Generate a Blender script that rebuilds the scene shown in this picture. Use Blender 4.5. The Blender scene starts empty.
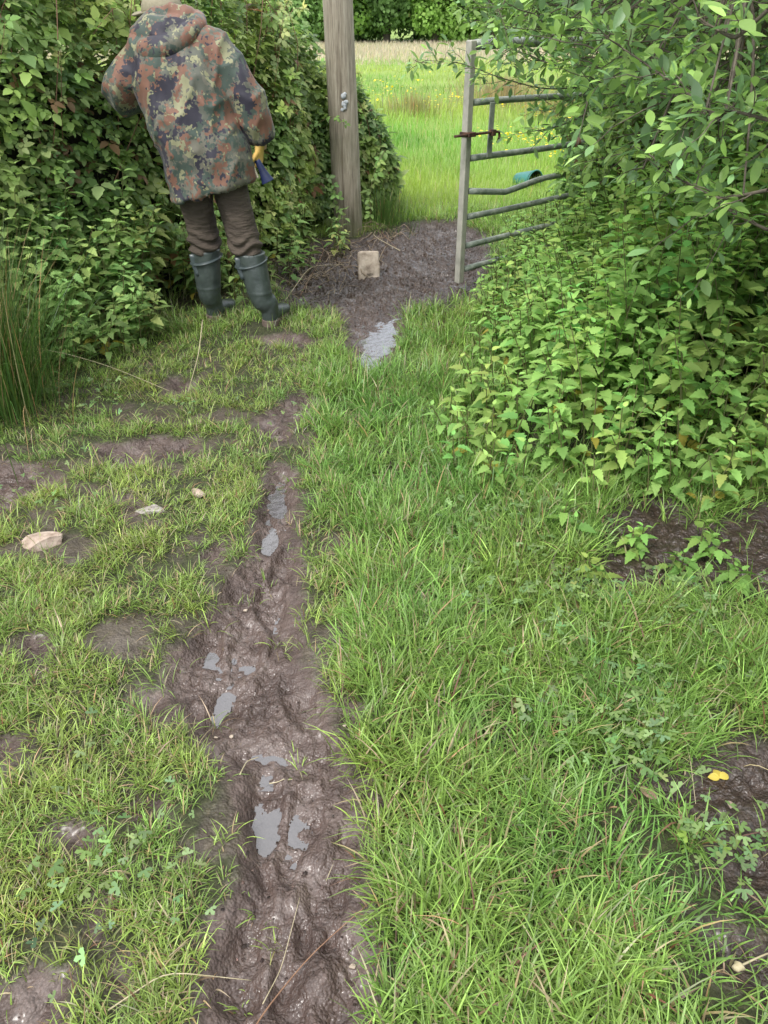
import bpy, bmesh, math
import numpy as np
from mathutils import Vector, Matrix
PI = math.pi
rng = np.random.default_rng(7)
S = bpy.context.scene
C = S.collection

# ------------------------------------------------------------------ camera
CAM_H, PITCH, VFOV = 1.45, math.radians(32.7), math.radians(67.0)
FPX = 512 / math.tan(VFOV / 2)
cd = bpy.data.cameras.new('camera'); cam = bpy.data.objects.new('camera', cd); C.objects.link(cam)
cam.location = (0, 0, CAM_H); cam.rotation_euler = (PI / 2 - PITCH, 0, 0)
cd.sensor_fit = 'VERTICAL'; cd.angle = VFOV; cd.clip_start = 0.02; cd.clip_end = 2000
S.camera = cam
# ------------------------------------------------------------------ sky, sun, exposure
SUN_EL, SUN_AZ = math.radians(50), math.radians(215)      # azimuth measured clockwise from +Y
w = bpy.data.worlds.new('World'); S.world = w; w.use_nodes = True
nt = w.node_tree; nt.nodes.clear()
sky = nt.nodes.new('ShaderNodeTexSky'); sky.sky_type = 'NISHITA'; sky.sun_disc = False
sky.sun_elevation = SUN_EL; sky.sun_rotation = SUN_AZ; sky.dust_density = 4; sky.air_density = 1.0
hs = nt.nodes.new('ShaderNodeHueSaturation'); hs.inputs['Saturation'].default_value = 0.32
bg = nt.nodes.new('ShaderNodeBackground'); bg.inputs['Strength'].default_value = 0.15
wo = nt.nodes.new('ShaderNodeOutputWorld')
tcw = nt.nodes.new('ShaderNodeTexCoord'); sx = nt.nodes.new('ShaderNodeSeparateXYZ'); nt.links.new(tcw.outputs['Generated'], sx.inputs[0])
cl = nt.nodes.new('ShaderNodeTexNoise'); cl.inputs['Scale'].default_value = 2.5; cl.inputs['Detail'].default_value = 5; nt.links.new(tcw.outputs['Generated'], cl.inputs['Vector'])
e1 = nt.nodes.new('ShaderNodeMath'); e1.operation = 'MULTIPLY_ADD'; nt.links.new(sx.outputs[2], e1.inputs[0]); e1.inputs[1].default_value = .55; nt.links.new(cl.outputs['Fac'], e1.inputs[2])
cr = nt.nodes.new('ShaderNodeValToRGB'); cr.color_ramp.elements[0].position = .35; cr.color_ramp.elements[0].color = (.30, .38, .52, 1); cr.color_ramp.elements[1].position = 1.0; cr.color_ramp.elements[1].color = (1, 1, 1, 1); nt.links.new(e1.outputs[0], cr.inputs[0])
cs = nt.nodes.new('ShaderNodeVectorMath'); cs.operation = 'SCALE'; cs.inputs['Scale'].default_value = 9.5; nt.links.new(cr.outputs[0], cs.inputs[0])
mx = nt.nodes.new('ShaderNodeMix'); mx.data_type = 'RGBA'; mx.inputs[0].default_value = .8      # broken overcast over the clear sky
nt.links.new(sky.outputs[0], hs.inputs['Color']); nt.links.new(hs.outputs[0], mx.inputs[6]); nt.links.new(cs.outputs[0], mx.inputs[7]); nt.links.new(mx.outputs[2], bg.inputs[0]); nt.links.new(bg.outputs[0], wo.inputs[0])
sl = bpy.data.lights.new('sun', 'SUN'); sl.energy = 1.75; sl.angle = math.radians(13); sl.color = (1, .97, .92)
so = bpy.data.objects.new('sun', sl); C.objects.link(so)
sd = Vector((math.sin(SUN_AZ) * math.cos(SUN_EL), math.cos(SUN_AZ) * math.cos(SUN_EL), math.sin(SUN_EL)))
so.rotation_euler = sd.to_track_quat('Z', 'Y').to_euler(); so.location = (0, -3, 12)
S.view_settings.view_transform = 'Standard'; S.view_settings.look = 'None'
S.view_settings.exposure = 0.77; S.view_settings.gamma = 1
S.cycles.max_bounces = 6; S.cycles.diffuse_bounces = 3; S.cycles.transmission_bounces = 4; S.cycles.glossy_bounces = 2
S.cycles.use_denoising = True

# ------------------------------------------------------------------ image point -> world (used to survey where things stand)
def ray(px, py):
    X = (px - 384) / FPX; Y = (512 - py) / FPX
    return np.array([X, math.cos(PITCH) + Y * math.sin(PITCH), -math.sin(PITCH) + Y * math.cos(PITCH)])
def G(px, py, z=0.0):
    d = ray(px, py); t = (z - CAM_H) / d[2]; return np.array([d[0] * t, d[1] * t, z])
def D(px, py, y):
    d = ray(px, py); t = y / d[1]; return np.array([d[0] * t, y, CAM_H + d[2] * t])

# ------------------------------------------------------------------ noise
_tab = np.random.default_rng(99).random((8, 256, 256))
def vn(x, y, s=0):
    x = np.asarray(x, float); y = np.asarray(y, float)
    xi = np.floor(x).astype(int); yi = np.floor(y).astype(int); fx = x - xi; fy = y - yi
    fx = fx * fx * (3 - 2 * fx); fy = fy * fy * (3 - 2 * fy); T = _tab[s % 8]
    a = T[xi & 255, yi & 255]; b = T[(xi + 1) & 255, yi & 255]; c = T[xi & 255, (yi + 1) & 255]; d = T[(xi + 1) & 255, (yi + 1) & 255]
    return (a * (1 - fx) + b * fx) * (1 - fy) + (c * (1 - fx) + d * fx) * fy
def fbm(x, y, s=0, o=4):
    v = 0; a = .5; t = 0
    for k in range(o):
        v = v + a * vn(x * 2 ** k + 17.3 * k, y * 2 ** k - 9.1 * k, s + k); t += a; a *= .5
    return v / t            # 0..1
def cellular(x, y, s=0):      # distance to the nearest jittered cell point, 0..~1
    x = np.asarray(x, float); y = np.asarray(y, float); xi = np.floor(x).astype(int); yi = np.floor(y).astype(int); T = _tab[s % 8]; U = _tab[(s + 3) % 8]; d = np.full(x.shape, 9.0); v = np.zeros(x.shape)
    for i in (-1, 0, 1):
        for j in (-1, 0, 1):
            a = (xi + i) & 255; b = (yi + j) & 255; q = np.hypot(xi + i + T[a, b] - x, yi + j + U[a, b] - y); v = np.where(q < d, U[b, a], v); d = np.minimum(d, q)
    return d, v
def sm(a, b, x):
    t = np.clip((x - a) / (b - a), 0, 1); return t * t * (3 - 2 * t)

# ------------------------------------------------------------------ mud areas, surveyed on the ground
def gp(pts): return np.array([G(*p)[:2] for p in pts])
MUD = [gp(p) for p in [
    [(270,262),(296,246),(330,240),(372,234),(420,221),(458,222),(484,235),(492,262),(482,296),(440,304),(412,312),(400,318),(350,318),(330,306),(285,302)],
    [(345,308),(408,308),(402,345),(388,372),(360,378),(342,345)],
    [(190,1100),(212,950),(240,900),(238,850),(228,800),(212,745),(180,722),(168,688),(166,650),(200,626),(228,592),(243,550),(252,500),(262,470),(300,470),(296,520),(302,560),(292,600),(302,650),(332,690),(348,740),(366,800),(376,870),(384,950),(392,1100)],
    [(252,432),(268,410),(300,392),(318,402),(300,425),(290,440)],
    [(-120,455),(20,462),(62,470),(55,492),(20,500),(-10,530),(-150,540)],
    [(95,448),(150,436),(196,436),(200,454),(160,462),(110,466)],
    [(112,498),(150,500),(150,516),(122,520)],
    [(10,652),(46,655),(44,680),(16,682)], [(134,676),(168,680),(176,716),(150,722),(134,706)],
    [(-20,738),(26,740),(20,754),(-20,756)], [(36,832),(84,830),(88,856),(56,864),(40,852)],
    [(120,800),(160,798),(164,826),(126,826)], [(168,846),(192,850),(190,872),(166,870)],
    [(78,898),(108,902),(104,948),(80,942)], [(112,958),(150,962),(154,1004),(118,1000)], [(-20,976),(56,990),(66,1060),(-30,1070)],
    [(588,572),(606,522),(640,488),(676,500),(706,528),(768,500),(900,480),(900,590),(768,592),(700,596),(640,604),(600,618)],
    [(622,772),(700,736),(768,740),(860,745),(860,920),(768,910),(726,890),(708,845),(680,815),(636,800)],
    [(704,938),(768,930),(860,940),(860,1030),(768,1016),(716,972)], [(498,958),(528,952),(530,980),(504,984)],
    [(170,380),(200,384),(196,396),(168,394)], [(250,338),(300,332),(316,340),(290,346),(262,346)],
    [(196,560),(228,540),(230,552),(206,566)], [(350,520),(362,545),(352,560),(340,548)],
    [(345,690),(372,705),(370,725),(350,722)], [(355,775),(378,775),(384,795),(360,800)],
]]
NX, NY, X0, Y0, CS = 900, 900, -3.6, -0.6, 0.01
gx = X0 + np.arange(NX) * CS; gy = Y0 + np.arange(NY) * CS
PX, PY = np.meshgrid(gx, gy, indexing='ij')
wx = PX + .10 * (fbm(PX * 5, PY * 5, 1) - .5) + .05 * (fbm(PX * 22, PY * 22, 3) - .5)
wy = PY + .16 * (fbm(PX * 5 + 40, PY * 5, 2) - .5) + .05 * (fbm(PX * 22, PY * 22 + 9, 4) - .5)
def sdist(poly, x, y):
    d = np.full(x.shape, 9.0); ins = np.zeros(x.shape, bool); n = len(poly)
    for i in range(n):
        a = poly[i]; b = poly[(i + 1) % n]; e = b - a
        t = np.clip(((x - a[0]) * e[0] + (y - a[1]) * e[1]) / (e @ e + 1e-12), 0, 1)
        d = np.minimum(d, np.hypot(x - a[0] - t * e[0], y - a[1] - t * e[1]))
        c = ((a[1] > y) != (b[1] > y)) & (x < (b[0] - a[0]) * (y - a[1]) / (b[1] - a[1] + 1e-12) + a[0]); ins ^= c
    return np.where(ins, d, -d)
MS = np.full(PX.shape, -1.0)
for p in MUD:
    lo = p.min(0) - .5; hi = p.max(0) + .5
    i0, i1 = np.clip(((lo[0] - X0) / CS, (hi[0] - X0) / CS), 0, NX).astype(int); j0, j1 = np.clip(((lo[1] - Y0) / CS, (hi[1] - Y0) / CS), 0, NY).astype(int)
    if i1 <= i0 or j1 <= j0: continue
    s = (slice(i0, i1), slice(j0, j1)); MS[s] = np.maximum(MS[s], sdist(p, wx[s], wy[s]))
def lut(A, x, y, out):
    u = (np.asarray(x) - X0) / CS; v = (np.asarray(y) - Y0) / CS
    ok = (u >= 0) & (u < NX - 2) & (v >= 0) & (v < NY - 2)
    u = np.clip(u, 0, NX - 2.001); v = np.clip(v, 0, NY - 2.001); i = u.astype(int); j = v.astype(int); fu = u - i; fv = v - j
    r = (A[i, j] * (1 - fu) + A[i + 1, j] * fu) * (1 - fv) + (A[i, j + 1] * (1 - fu) + A[i + 1, j + 1] * fu) * fv
    return np.where(ok, r, out)
def mud(x, y): return lut(MS, x, y, -1.0)
def xline(y): return np.clip(-.03 - .13 * (np.asarray(y) - .86), -.45, .1)
# hollows that hold water: centre, radii, angle, depth
HOL = []
for px, py, rx, ry, an, dp in [(206,654,.040,.065,.2,.034),(213,698,.026,.07,-.25,.036),(232,668,.034,.03,0,.026),(268,762,.052,.036,0,.032),(266,846,.052,.060,.1,.036),
                               (276,506,.05,.09,.3,.026),(262,548,.03,.06,0,.022),(292,640,.03,.07,.2,.022),
                               (388,328,.10,.20,-.2,.034),(372,358,.08,.15,-.5,.032),(380,342,.07,.10,.4,.028)]:
    g = G(px, py, -.03); HOL.append((g[0], g[1], rx, ry, an, dp))
def holes(x, y):
    x, y = x + .075 * (fbm(x * 14, y * 14, 5, 3) - .5), y + .085 * (fbm(x * 14 + 9, y * 14 + 3, 6, 3) - .5)
    h = 0
    for cx, cy, rx, ry, an, dp in HOL:
        c, s_ = math.cos(an), math.sin(an); u = (x - cx) * c + (y - cy) * s_; v = -(x - cx) * s_ + (y - cy) * c
        h = h - dp * .62 * np.exp(-((u / rx / 1.25) ** 2 + (v / ry / 1.25) ** 2) ** 1.3)
    return h
FEET = [G(px, py)[:2].tolist() + [a] for px, py, a in [(245,640,.1),(300,690,.3),(225,700,-.1),(262,800,.1),(300,830,-.1),(250,900,.2),(320,900,0),(290,960,.2),(235,980,0),(340,985,.1),(270,600,.1),(265,530,.2),(285,565,0),
        (380,250,.5),(420,250,.2),(440,275,-.3),(395,280,.2),(340,290,.8),(310,275,.4),(430,238,0),(360,262,.1)]]
def height(x, y):
    x = np.asarray(x, float); y = np.asarray(y, float)
    near = 1 - sm(7.2, 9, y)
    qx = x + .02 * (fbm(x * 30, y * 30, 2, 2) - .5); qy = y + .02 * (fbm(x * 30 + 5, y * 30, 4, 2) - .5)
    c1, v1 = cellular(qx * 17, qy * 15, 1); c2, v2 = cellular(qx * 42, qy * 40, 4)
    cz = .25 + .75 * sm(.38, .55, fbm(x * 5, y * 4, 7, 3)); clod = (.017 * v1 * np.sqrt(np.clip(.60 - c1, 0, 1)) + .012 * (v2 > .3) * np.sqrt(np.clip(.50 - c2, 0, 1))) * (.25 + .75 * cz) - .010 * cz
    m = mud(x, y); k = sm(-.03, .07, m)
    base = .05 * (fbm(x * .7, y * .7, 5, 3) - .5) + .03 * (fbm(x * 2.6, y * 2.6, 6, 3) - .5)
    tuss = .030 * (fbm(x * 8, y * 8, 2, 3) - .5)
    l1 = fbm(x * 9 + 3, y * 7, 1, 3); l2 = np.abs(fbm(x * 26, y * 22, 3, 3) - .5) * 2; l3 = fbm(x * 70, y * 60, 5, 2)
    l4 = fbm(x * 15 + 7, y * 13, 6, 2); damp = 1 - np.clip(-holes(x, y) * 40, 0, .42); lumps = .040 * (l1 - .5) - .020 * l2 + .022 * (l3 - .5) + .012 * sm(.5, .62, l4) + clod * 1.75
    lump_up = 1.0 + .5 * sm(4.2, 5, y)
    mudh = -.030 + lumps * (lump_up * .56) * damp
    for fx, fy, a in FEET:
        c, s_ = math.cos(a), math.sin(a); u = (x - fx) * c + (y - fy) * s_; v = -(x - fx) * s_ + (y - fy) * c
        q = (u / .045) ** 2 + (v / .11) ** 2
        mudh = mudh - .013 * np.exp(-q ** 2) + .008 * np.exp(-((q - 1.5) / .6) ** 2)
    mudh = mudh + holes(x, y) * sm(.0, .03, m)
    h = base * (1 - .5 * k) + tuss * (1 - k) * near + mudh * k
    far = sm(8, 60, y) * .25 * (fbm(x * .08, y * .08, 3, 2) - .5)
    return h * np.where(y > 9, .6, 1) + far * sm(8, 30, y)
Hc = height(PX, PY)
def H(x, y):
    x = np.asarray(x, float); y = np.asarray(y, float)
    r = lut(Hc, x, y, np.nan); bad = np.isnan(r)
    if bad.any():
        r = np.array(r); r[bad] = height(np.broadcast_to(x, r.shape)[bad], np.broadcast_to(y, r.shape)[bad])
    return r

# ------------------------------------------------------------------ materials
def mat(name, fn=None, **kw):
    m = bpy.data.materials.new(name); m.use_nodes = True; n = m.node_tree; b = n.nodes['Principled BSDF']
    for k, v in kw.items(): b.inputs[k].default_value = v if not isinstance(v, tuple) else (*v, 1)
    if fn: fn(n, b)
    return m
def N(n, t, **kw):
    x = n.nodes.new(t)
    for k, v in kw.items():
        if k in x.inputs.keys(): x.inputs[k].default_value = v
        else: setattr(x, k, v)
    return x
def ramp(n, fac, stops, interp='LINEAR'):
    r = n.nodes.new('ShaderNodeValToRGB'); r.color_ramp.interpolation = interp; e = r.color_ramp.elements
    while len(e) < len(stops): e.new(.5)
    for q, (p, c) in zip(e, stops): q.position = p; q.color = (*c, 1) if len(c) == 3 else c
    if fac is not None: n.links.new(fac, r.inputs[0])
    return r.outputs[0]
def mix(n, f, a, b, mode='MIX'):
    x = n.nodes.new('ShaderNodeMix'); x.data_type = 'RGBA'; x.blend_type = mode
    for s_, v in ((0, f), (6, a), (7, b)):
        if hasattr(v, 'links') or isinstance(v, bpy.types.NodeSocket): n.links.new(v, x.inputs[s_])
        else: x.inputs[s_].default_value = v if s_ == 0 else (*v, 1)
    return x.outputs[2]
def coords(n, scale=(1, 1, 1), src='Object'):
    t = n.nodes.new('ShaderNodeTexCoord'); m = n.nodes.new('ShaderNodeMapping'); m.inputs['Scale'].default_value = scale
    n.links.new(t.outputs[src], m.inputs[0]); return m.outputs[0]
def noise(n, vec, scale, detail=4, rough=.55):
    x = N(n, 'ShaderNodeTexNoise', Scale=scale, Detail=detail, Roughness=rough); n.links.new(vec, x.inputs['Vector']); return x.outputs['Fac']
def bump(n, b, hgt, dist=.01, strength=1):
    x = N(n, 'ShaderNodeBump', Strength=strength, Distance=dist); n.links.new(hgt, x.inputs['Height']); n.links.new(x.outputs[0], b.inputs['Normal']); return x
def math_(n, op, a, b=0.0):
    x = n.nodes.new('ShaderNodeMath'); x.operation = op
    for i, v in enumerate((a, b)):
        if isinstance(v, bpy.types.NodeSocket): n.links.new(v, x.inputs[i])
        else: x.inputs[i].default_value = v
    return x.outputs[0]

def leafmat(name, rough=.5, trans=.35, spec=.35, back=None, vein=0.0):
    m = bpy.data.materials.new(name); m.use_nodes = True; n = m.node_tree; b = n.nodes['Principled BSDF']; out = n.nodes['Material Output']
    a = N(n, 'ShaderNodeAttribute', attribute_name='col'); c = a.outputs['Color']
    if back:
        g = n.nodes.new('ShaderNodeNewGeometry'); c = mix(n, g.outputs['Backfacing'], c, mix(n, .6, c, back))
    n.links.new(c, b.inputs['Base Color']); b.inputs['Roughness'].default_value = rough; b.inputs['Specular IOR Level'].default_value = spec
    t = n.nodes.new('ShaderNodeBsdfTranslucent'); h = N(n, 'ShaderNodeHueSaturation', Saturation=1.1, Value=1.5); n.links.new(a.outputs['Color'], h.inputs['Color']); n.links.new(h.outputs[0], t.inputs[0])
    x = n.nodes.new('ShaderNodeMixShader'); x.inputs[0].default_value = trans
    n.links.new(b.outputs[0], x.inputs[1]); n.links.new(t.outputs[0], x.inputs[2]); n.links.new(x.outputs[0], out.inputs[0])
    if vein:
        bump(n, b, noise(n, coords(n, (1, 1, 1)), 120, 2), .002, vein)
    return m
M_grass = leafmat('grass_blade', .40, .24, .45)
M_nettle = leafmat('nettle_leaf', .62, .36, .25, vein=.6)
M_bramble = leafmat('bramble_leaf', .48, .36, .28, back=(.22, .28, .18), vein=.4)
M_willow = leafmat('willow_leaf', .38, .30, .4, back=(.25, .33, .22), vein=.2)
M_tree = leafmat('far_leaf', .6, .3, .2)
M_herb = leafmat('herb_leaf', .5, .25, .3, vein=.3)

def f_ground(n, b):
    a = N(n, 'ShaderNodeAttribute', attribute_name='mud'); fld = N(n, 'ShaderNodeAttribute', attribute_name='field'); wet = N(n, 'ShaderNodeAttribute', attribute_name='wet')
    co = coords(n)
    n1 = noise(n, co, 9, 6, .6); n2 = noise(n, co, 55, 5, .65); n3 = noise(n, co, 220, 3, .7)
    mudc = ramp(n, n1, [(.3, (.050, .034, .029)), (.5, (.090, .064, .055)), (.72, (.140, .104, .090))])
    mudc = mix(n, .5, mudc, ramp(n, n2, [(.3, (.4, .4, .42)), (.7, (.66, .64, .63))]), 'OVERLAY'); mudc = mix(n, .45, mudc, ramp(n, n3, [(.35, (.30, .30, .31)), (.6, (.56, .55, .55))]), 'OVERLAY')
    hum = N(n, 'ShaderNodeAttribute', attribute_name='humus'); mudc = mix(n, hum.outputs['Fac'], mudc, ramp(n, n2, [(.35, (.020, .014, .011)), (.55, (.045, .031, .025)), (.75, (.10, .072, .058))]))
    grit = ramp(n, n3, [(.70, (0, 0, 0)), (.78, (1, 1, 1))]); mudc = mix(n, math_(n, 'MULTIPLY', grit, .35), mudc, (.20, .16, .13))
    turf = ramp(n, n2, [(.3, (.022, .022, .011)), (.55, (.042, .048, .018)), (.75, (.11, .10, .05))])
    fieldc = ramp(n, noise(n, co, .35, 4), [(.3, (.16, .25, .04)), (.7, (.23, .31, .07))])
    c = mix(n, a.outputs['Fac'], turf, mudc); c = mix(n, fld.outputs['Fac'], c, fieldc)
    n.links.new(c, b.inputs['Base Color'])
    r = math_(n, 'ADD', math_(n, 'MULTIPLY', n2, -.9), 1.08); r = math_(n, 'SUBTRACT', r, math_(n, 'MULTIPLY', wet.outputs['Fac'], .34))
    r = math_(n, 'MAXIMUM', r, .12); dry = math_(n, 'SUBTRACT', 1.0, a.outputs['Fac']); r = math_(n, 'MAXIMUM', r, math_(n, 'MULTIPLY', dry, .9)); n.links.new(r, b.inputs['Roughness'])
    nb = noise(n, co, 48, 2, .5); hh = math_(n, 'ADD', nb, math_(n, 'MULTIPLY', noise(n, co, 130, 1, .4), .22)); vo = N(n, 'ShaderNodeTexVoronoi', Scale=150); n.links.new(co, vo.inputs['Vector']); vo2 = N(n, 'ShaderNodeTexVoronoi', Scale=62); n.links.new(co, vo2.inputs['Vector'])
    hh = math_(n, 'ADD', math_(n, 'MULTIPLY', hh, .5), math_(n, 'ADD', math_(n, 'MULTIPLY', vo.outputs['Distance'], -.35), math_(n, 'MULTIPLY', vo2.outputs['Distance'], -.5))); bump(n, b, hh, .009, .9)
    wc = math_(n, 'MULTIPLY', math_(n, 'MULTIPLY', ramp(n, n1, [(.52, (0, 0, 0)), (.60, (1, 1, 1))]), a.outputs['Fac']), .55); n.links.new(wc, b.inputs['Coat Weight']); b.inputs['Coat Roughness'].default_value = .22
M_ground = mat('muddy_ground', f_ground)
def f_water(n, b):
    co = coords(n); bump(n, b, noise(n, co, 22, 3), .010, .9)
M_water = mat('puddle_water', f_water, **{'Base Color': (.20, .19, .20), 'Roughness': .05, 'IOR': 1.5, 'Transmission Weight': .45, 'Coat Weight': .8, 'Coat IOR': 1.6, 'Coat Roughness': .03})
def f_stem(c1, c2):
    def f(n, b):
        n.links.new(ramp(n, noise(n, coords(n), 30), [(.3, c1), (.7, c2)]), b.inputs['Base Color'])
    return f
M_stem = mat('green_red_stem', f_stem((.10, .14, .04), (.14, .10, .05)), Roughness=.6)
M_bark = mat('grey_bark', f_stem((.06, .05, .035), (.16, .13, .10)), Roughness=.85)
M_straw = mat('dry_straw', f_stem((.34, .29, .17), (.50, .44, .30)), Roughness=.7)
M_twig = mat('brown_twig', f_stem((.16, .12, .085), (.36, .28, .19)), Roughness=.8)
M_redstem = mat('red_brown_stem', f_stem((.16, .08, .05), (.25, .14, .08)), Roughness=.6)
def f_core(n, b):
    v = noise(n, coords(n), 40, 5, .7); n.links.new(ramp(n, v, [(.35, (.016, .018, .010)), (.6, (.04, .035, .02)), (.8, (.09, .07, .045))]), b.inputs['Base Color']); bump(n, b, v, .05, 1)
M_core = mat('hedge_shade_filler', f_core, Roughness=.95)  # shade of the hedge interior put into a dark brown twiggy colour
def f_wood(n, b):
    co = coords(n, (1, 1, .06)); g = noise(n, co, 70, 6, .7); g2 = noise(n, coords(n, (1, 1, .03)), 18, 3); big = noise(n, coords(n), 3.5, 4)
    c = ramp(n, g, [(.3, (.14, .115, .085)), (.5, (.31, .27, .21)), (.7, (.47, .43, .35))])
    c = mix(n, ramp(n, g2, [(.3, (.6, .6, .6)), (.42, (0, 0, 0))]), c, (.10, .075, .05))
    z = n.nodes.new('ShaderNodeSeparateXYZ'); t = n.nodes.new('ShaderNodeTexCoord'); n.links.new(t.outputs['Object'], z.inputs[0])
    low = math_(n, 'MULTIPLY', ramp(n, z.outputs[2], [(.05, (1, 1, 1)), (.9, (0, 0, 0))]), ramp(n, big, [(.4, (0, 0, 0)), (.6, (1, 1, 1))]))
    c = mix(n, math_(n, 'MULTIPLY', low, .5), c, (.10, .12, .035)); n.links.new(c, b.inputs['Base Color'])
    bump(n, b, math_(n, 'ADD', g, g2), .012, .9)
M_wood = mat('weathered_wood', f_wood, Roughness=.85)
def f_galv(n, b):
    co = coords(n); v = noise(n, co, 14, 5, .6); v2 = noise(n, co, 60, 3)
    c = ramp(n, v, [(.3, (.15, .17, .155)), (.5, (.26, .285, .26)), (.7, (.42, .44, .40))])
    c = mix(n, ramp(n, v2, [(.62, (0, 0, 0)), (.75, (.6, .6, .6))]), c, (.16, .18, .09)); n.links.new(c, b.inputs['Base Color']); bump(n, b, v2, .002, .5)
M_galv = mat('galvanised_steel', f_galv, Roughness=.5, Metallic=.25)
def f_galv2(n, b):
    co = coords(n); v = noise(n, co, 20, 5, .6); c = ramp(n, v, [(.3, (.11, .14, .115)), (.5, (.20, .23, .195)), (.72, (.38, .40, .35))]); n.links.new(c, b.inputs['Base Color']); bump(n, b, v, .003, .5)
M_rail = mat('green_grey_rail', f_galv2, Roughness=.5, Metallic=.15)
def f_stile(n, b):
    co = coords(n); v = noise(n, co, 9, 5, .6); c = ramp(n, v, [(.3, (.25, .25, .21)), (.5, (.38, .37, .32)), (.7, (.50, .48, .41))]); n.links.new(c, b.inputs['Base Color'])
M_stile = mat('dull_steel_stile', f_stile, Roughness=.55, Metallic=.1)
def f_rust(n, b):
    n.links.new(ramp(n, noise(n, coords(n), 60), [(.35, (.03, .018, .015)), (.65, (.12, .05, .028))]), b.inputs['Base Color'])
M_rust = mat('rusty_iron', f_rust, Roughness=.8)
def f_stone(c1, c2, c3):
    def f(n, b):
        co = coords(n); v = noise(n, co, 18, 6, .65); n.links.new(ramp(n, v, [(.3, c1), (.5, c2), (.7, c3)]), b.inputs['Base Color']); bump(n, b, noise(n, co, 60, 5, .7), .01, .6)
    return f
M_stone = mat('pale_pink_stone', f_stone((.20, .14, .10), (.40, .31, .25), (.54, .45, .38)), Roughness=.9)
M_block = mat('pale_concrete', f_stone((.22, .17, .13), (.42, .35, .28), (.54, .47, .39)), Roughness=.9)
M_pebble = mat('grey_pebble', f_stone((.20, .18, .16), (.32, .29, .26), (.5, .47, .43)), Roughness=.8)
def f_camo(n, b):
    co = coords(n)
    nd = N(n, 'ShaderNodeTexNoise', Scale=50, Detail=1); n.links.new(co, nd.inputs['Vector'])
    sc = nd.outputs['Color']; ad = n.nodes.new('ShaderNodeVectorMath'); ad.operation = 'MULTIPLY_ADD'; n.links.new(sc, ad.inputs[0]); ad.inputs[1].default_value = (.045, .045, .045); n.links.new(co, ad.inputs[2]); w_ = ad.outputs[0]
    def layer(off, scale, lo, hi):
        m = n.nodes.new('ShaderNodeMapping'); m.inputs['Location'].default_value = off; n.links.new(w_, m.inputs[0])
        m2 = n.nodes.new('ShaderNodeMapping'); m2.inputs['Location'].default_value = off; n.links.new(co, m2.inputs[0])
        v = math_(n, 'ADD', math_(n, 'MULTIPLY', noise(n, m.outputs[0], scale, 1, .4), .66), math_(n, 'MULTIPLY', noise(n, m2.outputs[0], 48, 1.5, .6), .34))
        return ramp(n, v, [(lo, (0, 0, 0)), (hi, (1, 1, 1))])
    c = mix(n, layer((0, 0, 0), 7, .49, .51), (.085, .092, .072), (.125, .120, .092))
    c = mix(n, layer((3, 1, 7), 9, .50, .515), c, (.045, .068, .054))
    c = mix(n, layer((5, 9, 2), 10, .525, .54), c, (.165, .080, .052))
    c = mix(n, layer((9, 4, 1), 13, .575, .59), c, (.22, .22, .125))
    c = mix(n, layer((2, 7, 5), 9, .55, .565), c, (.022, .020, .034))
    c = mix(n, .35, c, ramp(n, noise(n, co, 35, 3), [(.3, (.35, .34, .34)), (.7, (.62, .6, .6))]), 'OVERLAY')
    n.links.new(c, b.inputs['Base Color'])
    wv = noise(n, coords(n, (1, 1, .45)), 9, 1.5, .4); bump(n, b, wv, .07, .8)
M_camo = mat('speckled_camouflage_cloth', f_camo, Roughness=.7)
M_camo.node_tree.nodes['Principled BSDF'].inputs['Sheen Weight'].default_value = .1
def f_cloth(c1, c2, sx=1, sz=1, d=.02):
    def f(n, b):
        v = noise(n, coords(n, (sx, sx, sz)), 14, 4, .6); n.links.new(ramp(n, v, [(.3, c1), (.7, c2)]), b.inputs['Base Color']); bump(n, b, v, d, .6)
    return f
M_trou = mat('brown_trouser_cloth', f_cloth((.045, .034, .026), (.088, .068, .052), .6, 2.6, .035), Roughness=.9)
M_boot = mat('dark_green_rubber', f_cloth((.036, .047, .044), (.068, .084, .079), 1, 1, .010), Roughness=.38)
M_bootstrap = mat('grey_green_rubber', f_cloth((.035, .05, .052), (.065, .082, .085), 1, 1, .004), Roughness=.35)
M_sole = mat('muddy_sole', f_cloth((.07, .05, .04), (.16, .12, .10), 1, 1, .01), Roughness=.8)
M_hat = mat('khaki_cloth', f_cloth((.20, .18, .12), (.30, .27, .19)), Roughness=.9)
M_skin = mat('skin', f_cloth((.50, .30, .22), (.56, .35, .27), d=.001), Roughness=.5)
M_hair = mat('grey_hair', f_cloth((.10, .08, .06), (.25, .22, .19)), Roughness=.7)
M_glove = mat('yellow_leather', f_cloth((.50, .30, .07), (.66, .44, .13), d=.004), Roughness=.7)
M_navy = mat('navy_plastic', f_cloth((.010, .016, .05), (.02, .03, .10), d=.002), Roughness=.4)
M_orange = mat('orange_leather', f_cloth((.30, .14, .03), (.42, .21, .05), d=.002), Roughness=.7)
M_cream = mat('cream_trim', f_cloth((.50, .46, .33), (.60, .55, .42), d=.001), Roughness=.6)
M_teal = mat('teal_plastic', f_cloth((.015, .11, .10), (.03, .20, .17), d=.004), Roughness=.4)
M_dark = mat('bucket_inner_shade', Roughness=.7, **{'Base Color': (.012, .014, .013)})  # near-black stands in for shade inside the bucket
def f_lich(n, b): n.links.new(ramp(n, noise(n, coords(n), 60), [(.4, (.30, .33, .36)), (.6, (.48, .50, .52))]), b.inputs['Base Color'])
M_lich = mat('pale_lichen', f_lich, Roughness=.95)
M_yellow = leafmat('yellow_leaf', .5, .25)

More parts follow.
